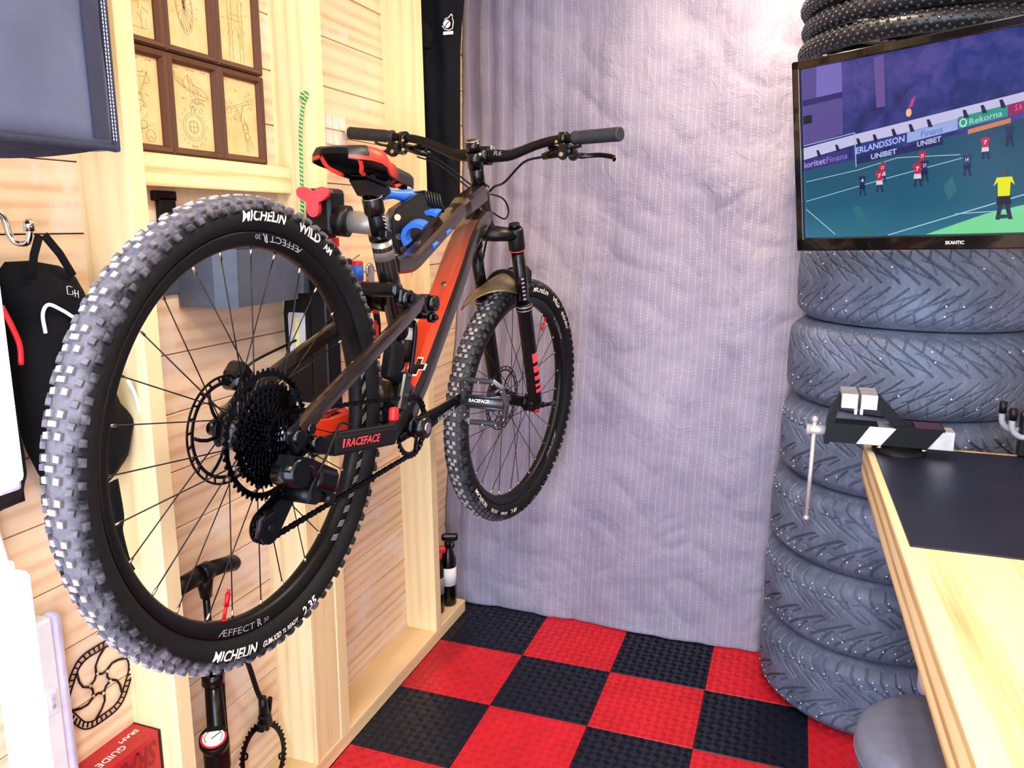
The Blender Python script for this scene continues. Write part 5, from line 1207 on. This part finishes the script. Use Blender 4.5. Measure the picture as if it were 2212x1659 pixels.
# ------------------------------------------------------------------ hoodie and spray bottles
t = thing('black_hoodie', 'black hooded sweatshirt with white crest hanging at the corner beside the curtain', 'clothing', (-.02, .05, 1.40))
HOOD = cloth_mat('hoodie_black', '080a12')
def hoodie_body():
    rows = [(.0, -.028, .085), (.02, -.030, .092), (.12, -.038, .088), (.30, -.046, .092), (.48, -.050, .094), (.545, -.066, .096), (.565, -.070, .098), (.60, -.056, .100), (.63, -.066, .104), (.66, -.072, .108), (.72, -.060, .115), (.80, -.055, .125), (.95, -.04, .13)]
    nz, nx = 60, 28; vs = []; M = 2 * nx; zs = [r[0] for r in rows]
    for i in range(nz + 1):
        z = zs[-1] * i / nz; a = float(np.interp(z, zs, [r[1] for r in rows])); b = float(np.interp(z, zs, [r[2] for r in rows]))
        for k in range(M):
            f = k / nx if k <= nx else (M - k) / nx; x = a + (b - a) * f; q = max(0, 1 - (2 * f - 1) ** 2) ** .5
            fold = .012 * math.sin(x * 90 + z * 4) * q * (.4 + .6 * min(1, z)) + .010 * noise.noise(Vector((x * 25, z * 7, 2.)))
            vs.append((x, -(.045 * q + fold * q) if k <= nx else .035 * q, z))
    fs = [(i * M + k, i * M + (k + 1) % M, (i + 1) * M + (k + 1) % M, (i + 1) * M + k) for i in range(nz) for k in range(M)] + [list(range(M)), [nz * M + k for k in range(M)]]
    return MB().add(vs, fs, True).build('hoodie_body', HOOD, t)
hoodie_body()
m = MB(); m.tube(spline([(-.05, -.02, .64), (-.035, -.05, .63), (-.005, -.062, .60), (.015, -.06, .57), (.005, -.055, .535)], 6), .020, n=10, sx=.5); m.build('hood_fold', HOOD, t)
m = MB(); cx, cz, yy = .080, .595, -.060
m.prism([(.0115 * math.cos(a), .0115 * math.sin(a)) for a in [2 * PI * k / 24 for k in range(24)]], .0012, (cx - .002, yy, cz), (1, 0, 0), (0, 0, 1))
for P in ([(-.018, -.004), (-.010, -.014), (.004, -.018), (.016, -.014), (.019, .004), (.015, .016)], [(-.010, .013), (.004, .017), (.013, .026)], [(.013, .026), (.017, .018)]): m.tube([(cx + a, yy, cz + b) for a, b in P], .0014, n=5)
m.prism([(-.014, -.030), (.018, -.030), (.018, -.021), (-.014, -.021)], .0012, (cx, yy, cz), (1, 0, 0), (0, 0, 1)); m.build('crest', WHITE_PRINT, t)
MB().tube([(cx - .010, yy - .0012, cz - .010), (cx + .010, yy - .0012, cz + .012)], .0012, n=5).build('crest_slash', HOOD, t)
def spray(x, y, h, r, body, head, label, s):
    t = thing('spray_bottle', label, 'bottle', (x, y, .0455), group='spray bottles on the bottom plate')
    MB().tube([(0, 0, 0), (0, 0, .004), (0, 0, h * .62), (0, 0, h * .74), (0, 0, h * .80)], [r * .9, r, r, r * .6, r * .4], n=20).build('bottle_body', body, t)
    MB().tube([(0, 0, h * .28), (0, 0, h * .52)], r * 1.02, n=20).build('bottle_label', WHITE_PRINT if s else GREY_PRINT, t)
    m = MB(); m.tube([(0, 0, h * .79), (0, 0, h * .86)], r * .48, n=14); m.rbox((.012, -.01, h * .93), (.060, .024, .026), .008, Rz(.4)); m.tube([(.022, -.012, h * .92), (.030, -.016, h * .84), (.026, -.014, h * .80)], .004, n=6); m.build('spray_head', head, t)
spray(-.062, .100, .262, .030, BLACK_GLOSS, RED, 'spray bottle with a red trigger head standing on the plate behind the stud', 0)
spray(-.045, .172, .285, .029, BLACK_GLOSS, BLACK_GLOSS, 'black spray bottle with white label nearest to the curtain', 1)
# ------------------------------------------------------------------ stack of car tyres
def car_rubber(name):
    t = NT(name); v = t.coords(); sep = t.n('ShaderNodeSeparateXYZ'); t.l(v, sep.inputs[0])
    an = t.math('ARCTAN2', sep.outputs[1], sep.outputs[0])
    sip = t.math('SINE', t.math('ADD', t.math('MULTIPLY', an, 360.), t.math('MULTIPLY', t.math('SINE', t.math('MULTIPLY', sep.outputs[2], 700.)), 1.1)))
    sp = t.ramp(sip, [(.70, (0, 0, 0)), (.92, (1, 1, 1))])
    n = t.noise(v, 9, 5, .6); sc = t.noise(t.coords((40, 40, 15)), 2., 5, .7)
    c = t.ramp(n, [(.28, lin('414a5c')), (.72, lin('6a7389'))]); c = t.mix(t.math('MULTIPLY', t.ramp(sc, [(.55, (0, 0, 0)), (.75, (1, 1, 1))]), .45), c, lin('98a0ae'))
    return t.set(col=c, rough=.52, spec=.4, normal=t.bump(sp, -.9, .0022, t.bump(sc, .4, .0015)))
CAR_RUBBER = car_rubber('weathered_tyre_rubber')
def car_tyre_mesh(pattern, width=.232):
    NT_, NS = 1000, 92; R0 = .325; th = np.linspace(0, 2 * PI, NT_, endpoint=False)
    low = [(-.086, .200), (-.100, .222), (-.113, .252), (-.116, .272), (-.1125, .290)]
    s = np.linspace(-1.16, 1.16, NS); a = np.abs(s)
    zt_ = s * .0925; rt_ = R0 - .005 * np.minimum(a, 1) ** 2 - np.where(a > .80, ((a - .80) / .36) ** 2.2 * .026, 0)
    S, TH = np.meshgrid(s, th); A = np.abs(S); half = np.where(S < 0, .5, 0.)
    fr = lambda x: x - np.floor(x)
    dth = 2 * PI / NT_ * R0; ds = (s[1] - s[0]) * .0925
    def line(u, w):                     # groove of half width w (metres) where u is a whole number
        gt = np.gradient(u, dth, axis=0)[2:-2].mean(); gs = np.gradient(u, ds, axis=1)
        return np.clip((w - np.abs(u - np.round(u)) / np.sqrt(gt * gt + gs * gs)) / .0014, 0, 1)
    if pattern == 0:          # long swept grooves with stepped shoulder blocks
        N = 26; ph = N * TH / (2 * PI) + half
        c = 1.9 * np.maximum(0, .86 - A) ** 1.25
        g = line(ph - c, .0033) * (A > .05)
        g = np.maximum(g, line(ph + .5 - 1.2 * np.maximum(0, .9 - A) ** 1.6, .0030) * np.clip((A - .40) / .02, 0, 1))
        g = np.maximum(g, np.clip(1 - np.abs(A - .60 - .09 * (fr(2 * ph) - .5)) / .026, 0, 1) * (fr(2 * ph) < .55))
        g = np.maximum(g, line(ph + 1.5 * A + .25, .0020) * ((A > .10) & (A < .40)))
    else:                     # fine leaf-shaped chevrons
        N = 46; ph = N * TH / (2 * PI) + half
        g = line(ph + 2.6 * A ** 1.15, .0021) * (A > .04)
        g = np.maximum(g, line(ph - .35 * A, .0022) * np.clip((A - .66) / .03, 0, 1))
        g = np.maximum(g, line(.5 * ph + 2.6 * A + .2, .0015) * ((A > .15) & (A < .72)))
        g = np.maximum(g, .7 * line(ph + .9 * A, .0014) * ((A > .30) & (A < .62)))
    g = g * np.clip((1.14 - A) / .06, 0, 1)
    Rr = rt_[None, :] - .0105 * g
    prof_lo = [(z, r) for z, r in low]; prof_hi = [(-z, r) for z, r in reversed(low)]
    cols = []
    for z, r in prof_lo: cols.append((np.full(NT_, z), np.full(NT_, r)))
    for k in range(NS): cols.append((np.full(NT_, zt_[k]), Rr[:, k]))
    for z, r in prof_hi: cols.append((np.full(NT_, z), np.full(NT_, r)))
    M = len(cols); Z = np.stack([c[0] for c in cols], 1); RR = np.stack([c[1] for c in cols], 1)
    X = RR * np.cos(th)[:, None]; Y = RR * np.sin(th)[:, None]
    vs = np.stack([X, Y, Z * (width / .232)], -1).reshape(-1, 3)
    idx = np.arange(NT_ * M).reshape(NT_, M); nx = np.roll(idx, -1, 0)
    q = np.stack([idx[:, :-1], nx[:, :-1], nx[:, 1:], idx[:, 1:]], -1).reshape(-1, 4)
    return vs, q
def pins_mesh(pattern):
    m = MB(); rnd = random.Random(pattern); N = 30 if pattern == 0 else 26
    for k in range(N * 2):
        for s in (-1, 1):
            for a in ((.66, .84) if pattern == 0 else (.5, .78)):
                if rnd.random() < (.55 if pattern == 0 else .22):
                    t_ = 2 * PI * (k + .25 + rnd.random() * .5) / (2 * N); z = s * a * .0925; r = .325 - .005 * a * a - (((a - .8) / .36) ** 2.2 * .026 if a > .8 else 0)
                    d = Vector((math.cos(t_), math.sin(t_), 0)); p = d * r + Vector((0, 0, z)); m.tube([p - d * .002, p + d * .0010], .0022, n=6)
    return m
PINM = plain('pale_stud_metal', 'e4e4e6', .35, metal=.15)
tz = [0.002, .2365, .471, .7005, .9255, 1.1555, 1.3865, 1.6175]
tyre_lab = ['lowest car tyre of the stack, resting on the red and black floor tiles', 'second car tyre from the floor, directly on the lowest one', 'third car tyre from the floor, level with the underside of the bench',
            'fourth car tyre from the floor, behind the hanging vise handle', 'fifth car tyre from the floor, behind the steel jaws of the vise', 'car tyre just below the television, sixth from the floor', 'car tyre hidden behind the lower half of the television', 'car tyre hidden behind the upper half of the television']
tx_ = [1.374, 1.374, 1.380, 1.391, 1.396, 1.409, 1.408, 1.405]; ty_ = [.190, .192, .19, .19, .192, .19, .192, .19]
src = {}
for k in range(8):
    pat = 0 if k < 4 else 1; wd = (tz[k + 1] - tz[k] if k < 7 else .232) - .0008
    t = thing('car_tyre', tyre_lab[k], 'tyre', (tx_[k], ty_[k], tz[k] + wd / 2), (0, 0, 1.3 * k), group='stacked studded winter car tyres')
    if pat not in src:
        v_, q_ = car_tyre_mesh(pat); o = np_mesh('tyre_casing', v_, q_, CAR_RUBBER, t, smooth=True); p = pins_mesh(pat).build('metal_studs', PINM, t); p['kind'] = 'stuff'; src[pat] = (o, p)
    else:
        o = src[pat][0].copy(); COL.objects.link(o); o.parent = t; p = src[pat][1].copy(); COL.objects.link(p); p.parent = t
    for q in (o, p): q.scale = (1, 1, wd / .232)
# ------------------------------------------------------------------ studded bicycle tyres lying on top
def studded_mesh():
    m = MB(); n = 90; rc = .332; a, b = .027, .024
    m.lathe([(a * math.cos(math.radians(-150 + 300 * k / 14)) if False else b * math.sin(math.radians(-150 + 300 * k / 14)), rc + a * math.cos(math.radians(-150 + 300 * k / 14))) for k in range(15)], (0, 0, 0), (0, 0, 1), n)
    k_ = MB(); rnd = random.Random(9)
    for i in range(92):
        for j, ph in enumerate((-62, -40, -18, 4, 26, 48, 70)):
            t_ = 2 * PI * (i + (.5 if j % 2 else 0) + .12 * rnd.random()) / 92; p_ = math.radians(ph + 4 * rnd.random() - 4)
            n_ = Vector((math.cos(t_) * math.cos(p_), math.sin(t_) * math.cos(p_), math.sin(p_))); c = Vector((math.cos(t_) * rc, math.sin(t_) * rc, 0)) + Vector((n_.x * a, n_.y * a, n_.z * b))
            k_.tube([c - n_ * .001, c + n_ * .0024, c + n_ * .0036], [.0046, .0042, .0018], n=6)
    return m, k_
lab = ['studded bicycle tyre lying directly above the television, lowest of its pile', 'second studded bicycle tyre of the pile above the television', 'third studded bicycle tyre of the pile above the television', 'studded bicycle tyre at the top edge, uppermost of the pile']
SRUB = plain('studded_rubber', '1d1e22', .4); SKN = plain('shiny_knob', '34353c', .16); so_ = None
for k in range(4):
    t = thing('bicycle_tyre', lab[k], 'tyre', (1.402 + .006 * (k % 2), .19 - .004 * k, 1.8795 + .0565 * k), (0, 0, .7 * k), group='studded bicycle tyres on the stack')
    if so_ is None: a_, b_ = studded_mesh(); so_ = (a_.build('tyre_casing', SRUB, t), b_.build('rubber_knobs', SKN, t)); so_[1]['kind'] = 'stuff'
    else:
        for q in so_: c = q.copy(); COL.objects.link(c); c.parent = t

# ------------------------------------------------------------------ television
uX = Vector((.856, -.515, .037)).normalized(); vZ = Vector((-.097, -.09, .991)); vZ = (vZ - uX * uX.dot(vZ)).normalized(); nY = vZ.cross(uX)
t = thing('television', 'black flat television showing a football match in front of the tyre stack', 'television')
t.matrix_world = Matrix(((uX.x, nY.x, vZ.x, 1.078), (uX.y, nY.y, vZ.y, -.224), (uX.z, nY.z, vZ.z, 1.356), (0, 0, 0, 1)))
TVW, TVH, BZ = .730, .4315, .0195
BEZEL = plain('piano_black', '08080a', .12, coat=.6)
m = MB(); y0, y1 = -.004, .022
m.rbox((BZ / 2, (y0 + y1) / 2, TVH / 2), (BZ, y1 - y0, TVH), .003); m.rbox((TVW - BZ / 2, (y0 + y1) / 2, TVH / 2), (BZ, y1 - y0, TVH), .003)
m.rbox((TVW / 2, (y0 + y1) / 2, .0155), (TVW, y1 - y0, .031), .003); m.rbox((TVW / 2, (y0 + y1) / 2, TVH - .0095), (TVW, y1 - y0, .019), .003)
m.build('bezel', BEZEL, t)
m = MB(); m.rbox((TVW / 2, .035, TVH / 2), (TVW - .02, .028, TVH - .02), .008); m.rbox((TVW / 2, .06, TVH / 2 - .03), (TVW * .7, .035, TVH * .6), .012); m.build('back_cover', BLACK_PLASTIC, t)
Minv = t.matrix_world.inverted(); aw = Minv @ Vector((XR, -.62, 1.56))
m = MB(); m.tube([Vector((TVW / 2, .07, TVH / 2)), Vector((TVW / 2 + .05, .17, TVH / 2)), aw], .022, n=8, smooth=False); m.rbox((TVW / 2, .082, TVH / 2), (.2, .012, .2), .003); m.build('wall_arm', BLACK_MAT, t)
def screen_mat():
    s = NT('football_broadcast'); sep = s.n('ShaderNodeSeparateXYZ'); v = s.coords(); s.l(v, sep.inputs[0]); a, b = sep.outputs[0], sep.outputs[2]
    edge = s.math('ADD', .184, s.math('MULTIPLY', a, .131)); d = s.math('SUBTRACT', b, edge)
    n1 = s.noise(v, 22, 5, .6, .5); n2 = s.noise(v, 7, 3)
    crowd = s.ramp(s.math('ADD', s.math('MULTIPLY', n1, .5), s.math('MULTIPLY', n2, .5)), [(.35, lin('16204f')), (.5, lin('2f3a84')), (.62, lin('544c96')), (.72, lin('39509f'))])
    pitch = s.ramp(s.math('ADD', s.math('MULTIPLY', b, 3.6), s.math('MULTIPLY', n2, .25)), [(.1, lin('3a7f98')), (.5, lin('23607c')), (1., lin('24506f'))])
    c = s.mix(s.math('GREATER_THAN', d, 0.), pitch, crowd)
    return s.set(col=lin('05060a'), emis=c, estr=SCR, rough=.2, spec=.3)
SCR = .78
scr = MB().add([(BZ - .002, .0035, .029), (TVW - BZ + .002, .0035, .029), (TVW - BZ + .002, .0035, TVH - .017), (BZ - .002, .0035, TVH - .017)], [(0, 1, 2, 3)]).build('screen', screen_mat(), t)
gcache = {}
def G(c):
    if c not in gcache: gcache[c] = NT('screen_' + c).set(col=lin('05060a'), emis=lin(c), estr=SCR, rough=.2, spec=.3)
    return gcache[c]
lay_ = [0]
def shp(name, polys, col):
    lay_[0] += 1; y = .0033 - .00004 * lay_[0]; m = MB()
    for P in polys: m.add([(p[0], y, p[1]) for p in P], [list(range(len(P)))])
    return m.build(name, G(col), scr)
def ln(P, w): 
    o = []
    for (x0, z0), (x1, z1) in zip(P, P[1:]):
        d = Vector((x1 - x0, z1 - z0)).normalized() * w / 2; o.append([(x0 + d.y, z0 - d.x), (x1 + d.y, z1 - d.x), (x1 - d.y, z1 + d.x), (x0 - d.y, z0 + d.x)])
    return o
def E(a): return .184 + .131 * a        # touchline behind the boards
shp('stadium_wall', [[(.0205, .4125), (.118, .4125), (.118, .2600), (.0205, .243)]], '5a4f96'); shp('stadium_panel', [[(.058, .4125), (.117, .4110), (.118, .346), (.056, .342)]], '7a6fc0'); shp('stadium_pillar', [[(.189, .408), (.211, .410), (.214, .306), (.195, .305)]], '6a559a')
shp('stand_edge', [[(.0215, .345), (.118, .350), (.118, .338), (.0215, .332)]], '2a2d70'); shp('black_sign', [[(.022, .310), (.044, .311), (.044, .293), (.022, .292)]], '14182c')
shp('bright_pitch', [[(.300, .0320), (.416, .0703), (.486, .0852), (.600, .108), (.7105, .125), (.7105, .032)]], '7fe0a0')
shp('pitch_lines', ln([(.0258, .1618), (.1501, .1783), (.2405, .1967), (.3664, .1909)], .0016) + ln([(.0245, .1166), (.2065, .1536), (.3725, .1842)], .0016) + ln([(.2201, .0328), (.4855, .1045), (.71, .165)], .0024) + ln([(.3597, .0727), (.4866, .0762), (.7, .079)], .0018) + ln([(.0239, .0984), (.0957, .0376)], .0020), 'a8cfe0')
shp('glare_streak', [[(.135, .095), (.155, .10), (.190, .036), (.170, .034)]], '35707f'); shp('glare_streak', [[(.335, .13), (.352, .15), (.362, .12), (.345, .10)]], '35707f')
shp('fascia', [[(.0213, .239), (.1474, .2559), (.4567, .2921), (.71, .322), (.71, .305), (.4573, .2758), (.2569, .2463), (.1472, .2342), (.0213, .2123)]], 'c8c6ea')
shp('board_blue', [[(.1435, .2313), (.2585, .2461), (.2586, .2271), (.1433, .2094)]], '2a3f94'); shp('board_purple', [[(.0205, .2123), (.1326, .2257), (.1322, .2003), (.0205, .1874)]], '3d3580')
shp('board_pale', [[(.2601, .2459), (.3606, .2613), (.361, .2401), (.2602, .2253)]], '9fb0e6'); shp('board_green', [[(.3621, .2641), (.4506, .2753), (.4513, .2538), (.3625, .2414)]], '2f9a86'); shp('board_yellow', [[(.3802, .2378), (.4568, .2502), (.4571, .2415), (.3804, .2288)]], 'd08a5a')
shp('board_red', [[(.4514, .2752), (.5600, .289), (.5600, .268), (.452, .2551)]], 'a02460'); shp('board_dark', [[(.1500, .2050), (.3327, .2282), (.3329, .2143), (.1500, .1910)]], '232a60'); shp('board_grey', [[(.56, .289), (.71, .308), (.71, .286), (.56, .268)]], '6a6fa8')
shp('strut', [[(x, z + .006), (x + .006, z + .006), (x + .013, z - .010), (x + .004, z - .010)] for x, z in ((.0533, .2251), (.0994, .2325), (.1491, .2407), (.1862, .2448), (.2271, .2514), (.2633, .2566), (.2999, .2614), (.3693, .2706), (.4022, .2749), (.4355, .2804))], '20244e')
shp('goal_frame', ln([(.1457, .2594), (.1484, .1852)], .0022) + ln([(.0222, .2441), (.1457, .2594)], .0018), 'a9bfe0')
def stext(s, a0, b0, a1, b1, h, col, bold=.01, shear=0.):
    lay_[0] += 1; y = .0033 - .00004 * lay_[0]; P, Fc = text2d(s, 1., shear, bold); Wd = max(p[0] for p in P)
    MB().add([(a0 + (a1 - a0) * p[0] / Wd, y, b0 + (b1 - b0) * p[0] / Wd + p[1] * h) for p in P], Fc).build('screen_lettering', G(col), scr)
stext('ERLANDSSON', .1487, .2139, .2553, .2290, .0125, 'b9c4f4', .02); stext('UNIBET', .1824, .1985, .2388, .2058, .0105, 'b9c4f4', .03); stext('UNIBET', .2813, .2150, .3298, .2215, .0100, 'b9c4f4', .03); stext('ioritet', .0226, .1935, .0760, .2000, .0135, 'a79fe0', .02); stext('Finans', .0780, .2005, .1286, .2065, .0125, '8a80c8')
stext('Finans', .2891, .2335, .3326, .2390, .0120, '5f86d8', .02); stext('Rekorna', .3830, .2465, .4417, .2560, .0115, 'a9dcd8', .01); stext('S A', .4640, .2620, .4760, .2636, .0110, 'd87aa8')
shp('green_emblem', [[(.3713 + .0075 * math.cos(a), .2520 + .0085 * math.sin(a)) for a in [2 * PI * k / 16 for k in range(16)]]], 'b9e6dc'); shp('green_emblem_gap', [[(.3713 + .0045 * math.cos(a), .2525 + .0055 * math.sin(a)) for a in [2 * PI * k / 14 for k in range(14)]]], '2f9a86')
shp('flare', [[(.2640 + .006 * math.cos(a), .2860 + .0085 * math.sin(a)) for a in [2 * PI * k / 12 for k in range(12)]]], 'f6c48a'); shp('flare_smoke', [[(.264, .295), (.272, .298), (.278, .318), (.270, .312)]], 'd0408a')
def player(x, z, shirt, shorts, num, h=.052):
    s = h / .052; w = .0105 * s
    shp('player_legs', [[(x - w * .5, z - .012 * s), (x - w * .05, z - .012 * s), (x - w * .3, z - .030 * s), (x - w * .7, z - .030 * s)], [(x + w * .05, z - .012 * s), (x + w * .5, z - .012 * s), (x + w * .9, z - .030 * s), (x + w * .5, z - .030 * s)]], '2a3050')
    shp('player_shorts', [[(x - w * .6, z - .004 * s), (x + w * .6, z - .004 * s), (x + w * .7, z - .014 * s), (x - w * .7, z - .014 * s)]], shorts)
    shp('player_shirt', [[(x - w * .55, z - .005 * s), (x + w * .55, z - .005 * s), (x + w * .6, z + .010 * s), (x + w, z + .006 * s), (x + w * .7, z + .015 * s), (x - w * .7, z + .015 * s), (x - w, z + .006 * s), (x - w * .6, z + .010 * s)]], shirt)
    shp('player_head', [[(x + .0028 * s * math.cos(a), z + .0185 * s + .0034 * s * math.sin(a)) for a in [2 * PI * k / 10 for k in range(10)]]], '5a4a5a')
    if num: stext(num, x - w * .32, z + .001, x + w * .32, z + .002, .0075 * s, 'e6dff4', .02)
for (x, z, sh, so, nu, hh) in ((.1625, .1500, '202c5e', '1c2448', '4', .05), (.2083, .1740, 'c02048', 'd8d0e0', '13', .046), (.2014, .1570, 'd0204a', 'e0d8e6', '7', .052), (.2926, .1910, 'c8204c', 'c02048', '23', .046), (.2833, .1650, 'd0204a', 'e0d8e6', '7', .056), (.2976, .1710, '202c5e', '1c2448', '21', .05), (.3806, .1750, '2a3a7c', '1c2448', '14', .048), (.4139, .2050, 'd8284e', 'e0d8e6', '7', .048), (.4560, .2230, '243a6c', '20305c', '', .044)): player(x, z, sh, so, nu, hh)
player(.4500, .1130, 'f0f020', '1a2238', '', .095); shp('referee_shadow', [[(.4500 + .014 * math.cos(a), .0640 + .004 * math.sin(a)) for a in [2 * PI * k / 14 for k in range(14)]]], '1f4a4a')
m = MB(); flat_text(m, 'SKANTIC', (.3438, -.0046, .0115), (1, 0, 0), (0, 0, 1), .0068, width=.037, bold=.02); m.build('brand_lettering', WHITE_PRINT, t)
MB().box((.0185, -.0044, .22), (.0012, .0012, .385)).build('bezel_trim', STEEL, t)

# ------------------------------------------------------------------ work bench, mat, vise, hex keys, stool
t = thing('work_bench', 'thick light pine work bench top at the lower right', 'bench', (1.262, -.256, 0), (0, 0, .0144))
BL_, BW, BT = 2.2, .80, .90
for k in range(4): MB().rbox((.10 + k * .2, -BL_ / 2, BT - .0425 + .0425 * 0), (.1995, BL_, .085), .003).build('bench_plank', WOOD_BENCH, t)
for x in (.34, BW - .06):
    for y in (-.30, -BL_ + .1): MB().rbox((x, y, (BT - .085) / 2), (.07, .07, BT - .085), .003).build('bench_leg', WOOD_STUD, t)
def mat_mat():
    s = NT('black_vinyl'); v = s.coords(); vo = s.n('ShaderNodeTexVoronoi'); vo.inputs['Scale'].default_value = 420; s.l(v, vo.inputs['Vector']); n = s.noise(v, 6, 4)
    return s.set(col=s.ramp(n, [(.3, lin('0e1120')), (.7, lin('1a1f33'))]), rough=.42, normal=s.bump(vo.outputs['Distance'], .35, .0006))
o = MB().rbox((0, 0, .0015), (.62, .645, .003), .001, seg=1).build('bench_mat', mat_mat()); o.location = (1.262 + .012 + .3175, -.600, .9002); o.rotation_euler = (0, 0, .0144)
tag(o, 'black textured vinyl mat lying on the bench top', 'mat')
t = thing('bench_vise', 'small black bench vise with bright steel jaws at the bench corner', 'vise', (1.285, -.330, .9035))
VISE_BLK = plain('vise_black', '07080c', .5, spec=.2)
STEEL_B = plain('brushed_steel', 'cfcbc8', .35, metal=.5)
m = MB(); m.lathe([(.0, .058), (.006, .058), (.012, .046), (.018, .030), (.018, .001)], (.046, 0, 0), (0, 0, 1), 28); m.build('swivel_base', VISE_BLK, t)
for x in (.002, .094): MB().tube([(x, -.022, .010), (x, -.022, .016)], .007, n=6).build('base_bolt', STEEL, t)
m = MB(); m.prism([(-.002, .018), (.100, .018), (.130, .062), (.036, .062)], .056, (0, 0, 0), (1, 0, 0), (0, 0, 1)); m.prism([(.028, .060), (.062, .060), (.022, .100), (-.004, .128), (-.020, .128), (-.012, .104)], .052, (0, 0, 0), (1, 0, 0), (0, 0, 1)); m.bb((.03, -.030, .060), (.132, .030, .066)); m.build('fixed_body', VISE_BLK, t)
m = MB(); m.bb((.090, -.024, .018), (.153, .024, .060)); m.build('steel_slide', STEEL_B, t); m = MB(); m.prism([(-.048, .0175), (.004, .0175), (.034, .0605), (-.022, .0605)], .0572, (0, 0, 0), (1, 0, 0), (0, 0, 1)); m.build('steel_slide', STEEL_B, t)
m = MB(); m.bb((-.114, -.027, .016), (-.004, .027, .062)); m.prism([(-.118, .010), (-.114, .062), (-.110, .086), (-.088, .128), (-.072, .128), (-.094, .086), (-.098, .062), (-.106, .010)], .052, (0, 0, 0), (1, 0, 0), (0, 0, 1)); m.build('sliding_jaw_body', VISE_BLK, t)
for x0, x1 in ((-.088, -.053), (-.047, -.012)): MB().rbox(((x0 + x1) / 2, 0, .120), (x1 - x0, .092, .034), .0015).build('steel_jaw', STEEL_B, t)
for x0, x1 in ((-.059, -.053), (-.047, -.041)): MB().bb((x0, -.044, .090), (x1, .044, .106)).build('jaw_insert', STEEL_B, t)
MB().bb((.072, -.029, .0662), (.128, .029, .0676)).build('anvil_plate', plain('maroon_steel', '5a2a34', .35, metal=.6), t)
m = MB(); m.tube([(-.112, 0, .036), (-.158, 0, .036)], .0125, n=18); m.tube([(-.152, 0, .036), (-.156, 0, .036)], .0135, n=18); SCW = m.build('screw_head', STEEL_B, t)
m = MB(); m.tube([(-.140, -.003, .062), (-.142, -.003, -.185)], .0050, n=12); m.sphere((-.140, -.003, .062), .0085, 12); m.sphere((-.142, -.003, -.185), .0075, 12); m.build('tommy_bar', STEEL_B, SCW)
t = thing('hex_key_set', 'grey hex keys with black tips in a black and red holder at the bench back', 'hex keys', (1.545, -.275, .901))
GREYK = plain('grey_coated_steel', '9aa0a8', .4)
for k, (dx, dz, dy) in enumerate(((.0, .052, .012), (.016, .042, -.012))):
    MB().tube(spline([(dx, dy, .062 + dz), (dx, dy, .034 + dz), (dx + .004, dy, .020 + dz), (dx + .016, dy, .0095 + dz), (dx + .03, dy, .0075 + dz), (dx + .085, dy, .0075 + dz)], 6), .0068, n=8).build('hex_key', GREYK, t)
    MB().tube([(dx, dy, .045 + dz), (dx, dy, .072 + dz)], .0082, n=8).build('key_sleeve', BLACK_PLASTIC, t)
MB().rbox((.085, .0, .054), (.10, .03, .106), .006).build('key_holder', BLACK_PLASTIC, t); MB().rbox((.085, -.012, .102), (.10, .016, .012), .004).build('holder_strip', RED, t)
t = thing('stool', 'low stool with round grey padded seat pushed under the bench', 'stool', (1.432, -.752, 0))
SEATM = plain('grey_leatherette', '6c7286', .5, bump=.2, bscale=300)
MB().lathe([(.0, .001), (.0, .165), (.006, .176), (.030, .180), (.058, .178), (.070, .168), (.075, .150), (.077, .08), (.078, .001)], (0, 0, .378), (0, 0, 1), 48).build('seat', SEATM, t)
MB().tube([(.18 * math.cos(a), .18 * math.sin(a), .408) for a in [2 * PI * k / 48 for k in range(48)]], .0014, n=6, closed=True).build('seat_piping', SEATM, t)
m = MB(); m.tube([(0, 0, .06), (0, 0, .378)], [.028, .022], n=16); m.build('column', CHROME, t)
for k in range(5):
    a = 2 * PI * k / 5 + .4; m = MB(); m.tube([(0, 0, .075), (.17 * math.cos(a), .17 * math.sin(a), .055)], [.018, .012], n=8); q = m.build('leg', BLACK_MAT, t); MB().sphere((.175 * math.cos(a), .175 * math.sin(a), .0262), .026, 12).build('caster', BLACK_PLASTIC, q)
t = thing('blue_canister', 'small blue and white canister on the floor between stool and tyre stack', 'canister', (1.490, -.30, 0))
MB().tube([(0, 0, .002), (0, 0, .40), (0, 0, .43)], [.060, .060, .03], n=20).build('can_body', BLUE, t); MB().tube([(0, 0, .30), (0, 0, .36)], .0608, n=20).build('can_label', WHITE_PLASTIC, t)

# ------------------------------------------------------------------ ceiling battens that carry the lights at the top of the file
CL = glow('ceiling_led', 'fff1dc', 2.0); labs = ['ceiling LED batten nearest the curtain', 'ceiling LED batten over the work bench end', 'ceiling LED batten nearest the open door']
for k, (p, wv_, c_) in enumerate(CEILING_LAMPS):
    t = thing('ceiling_lamp', labs[k], 'lamp', (p[0], p[1], CEIL - .002))
    MB().rbox((0, 0, -.018), (.07, .98, .034), .006).build('housing', WHITE_PLASTIC, t); MB().rbox((0, 0, -.040), (.055, .92, .012), .004).build('diffuser', CL, t)
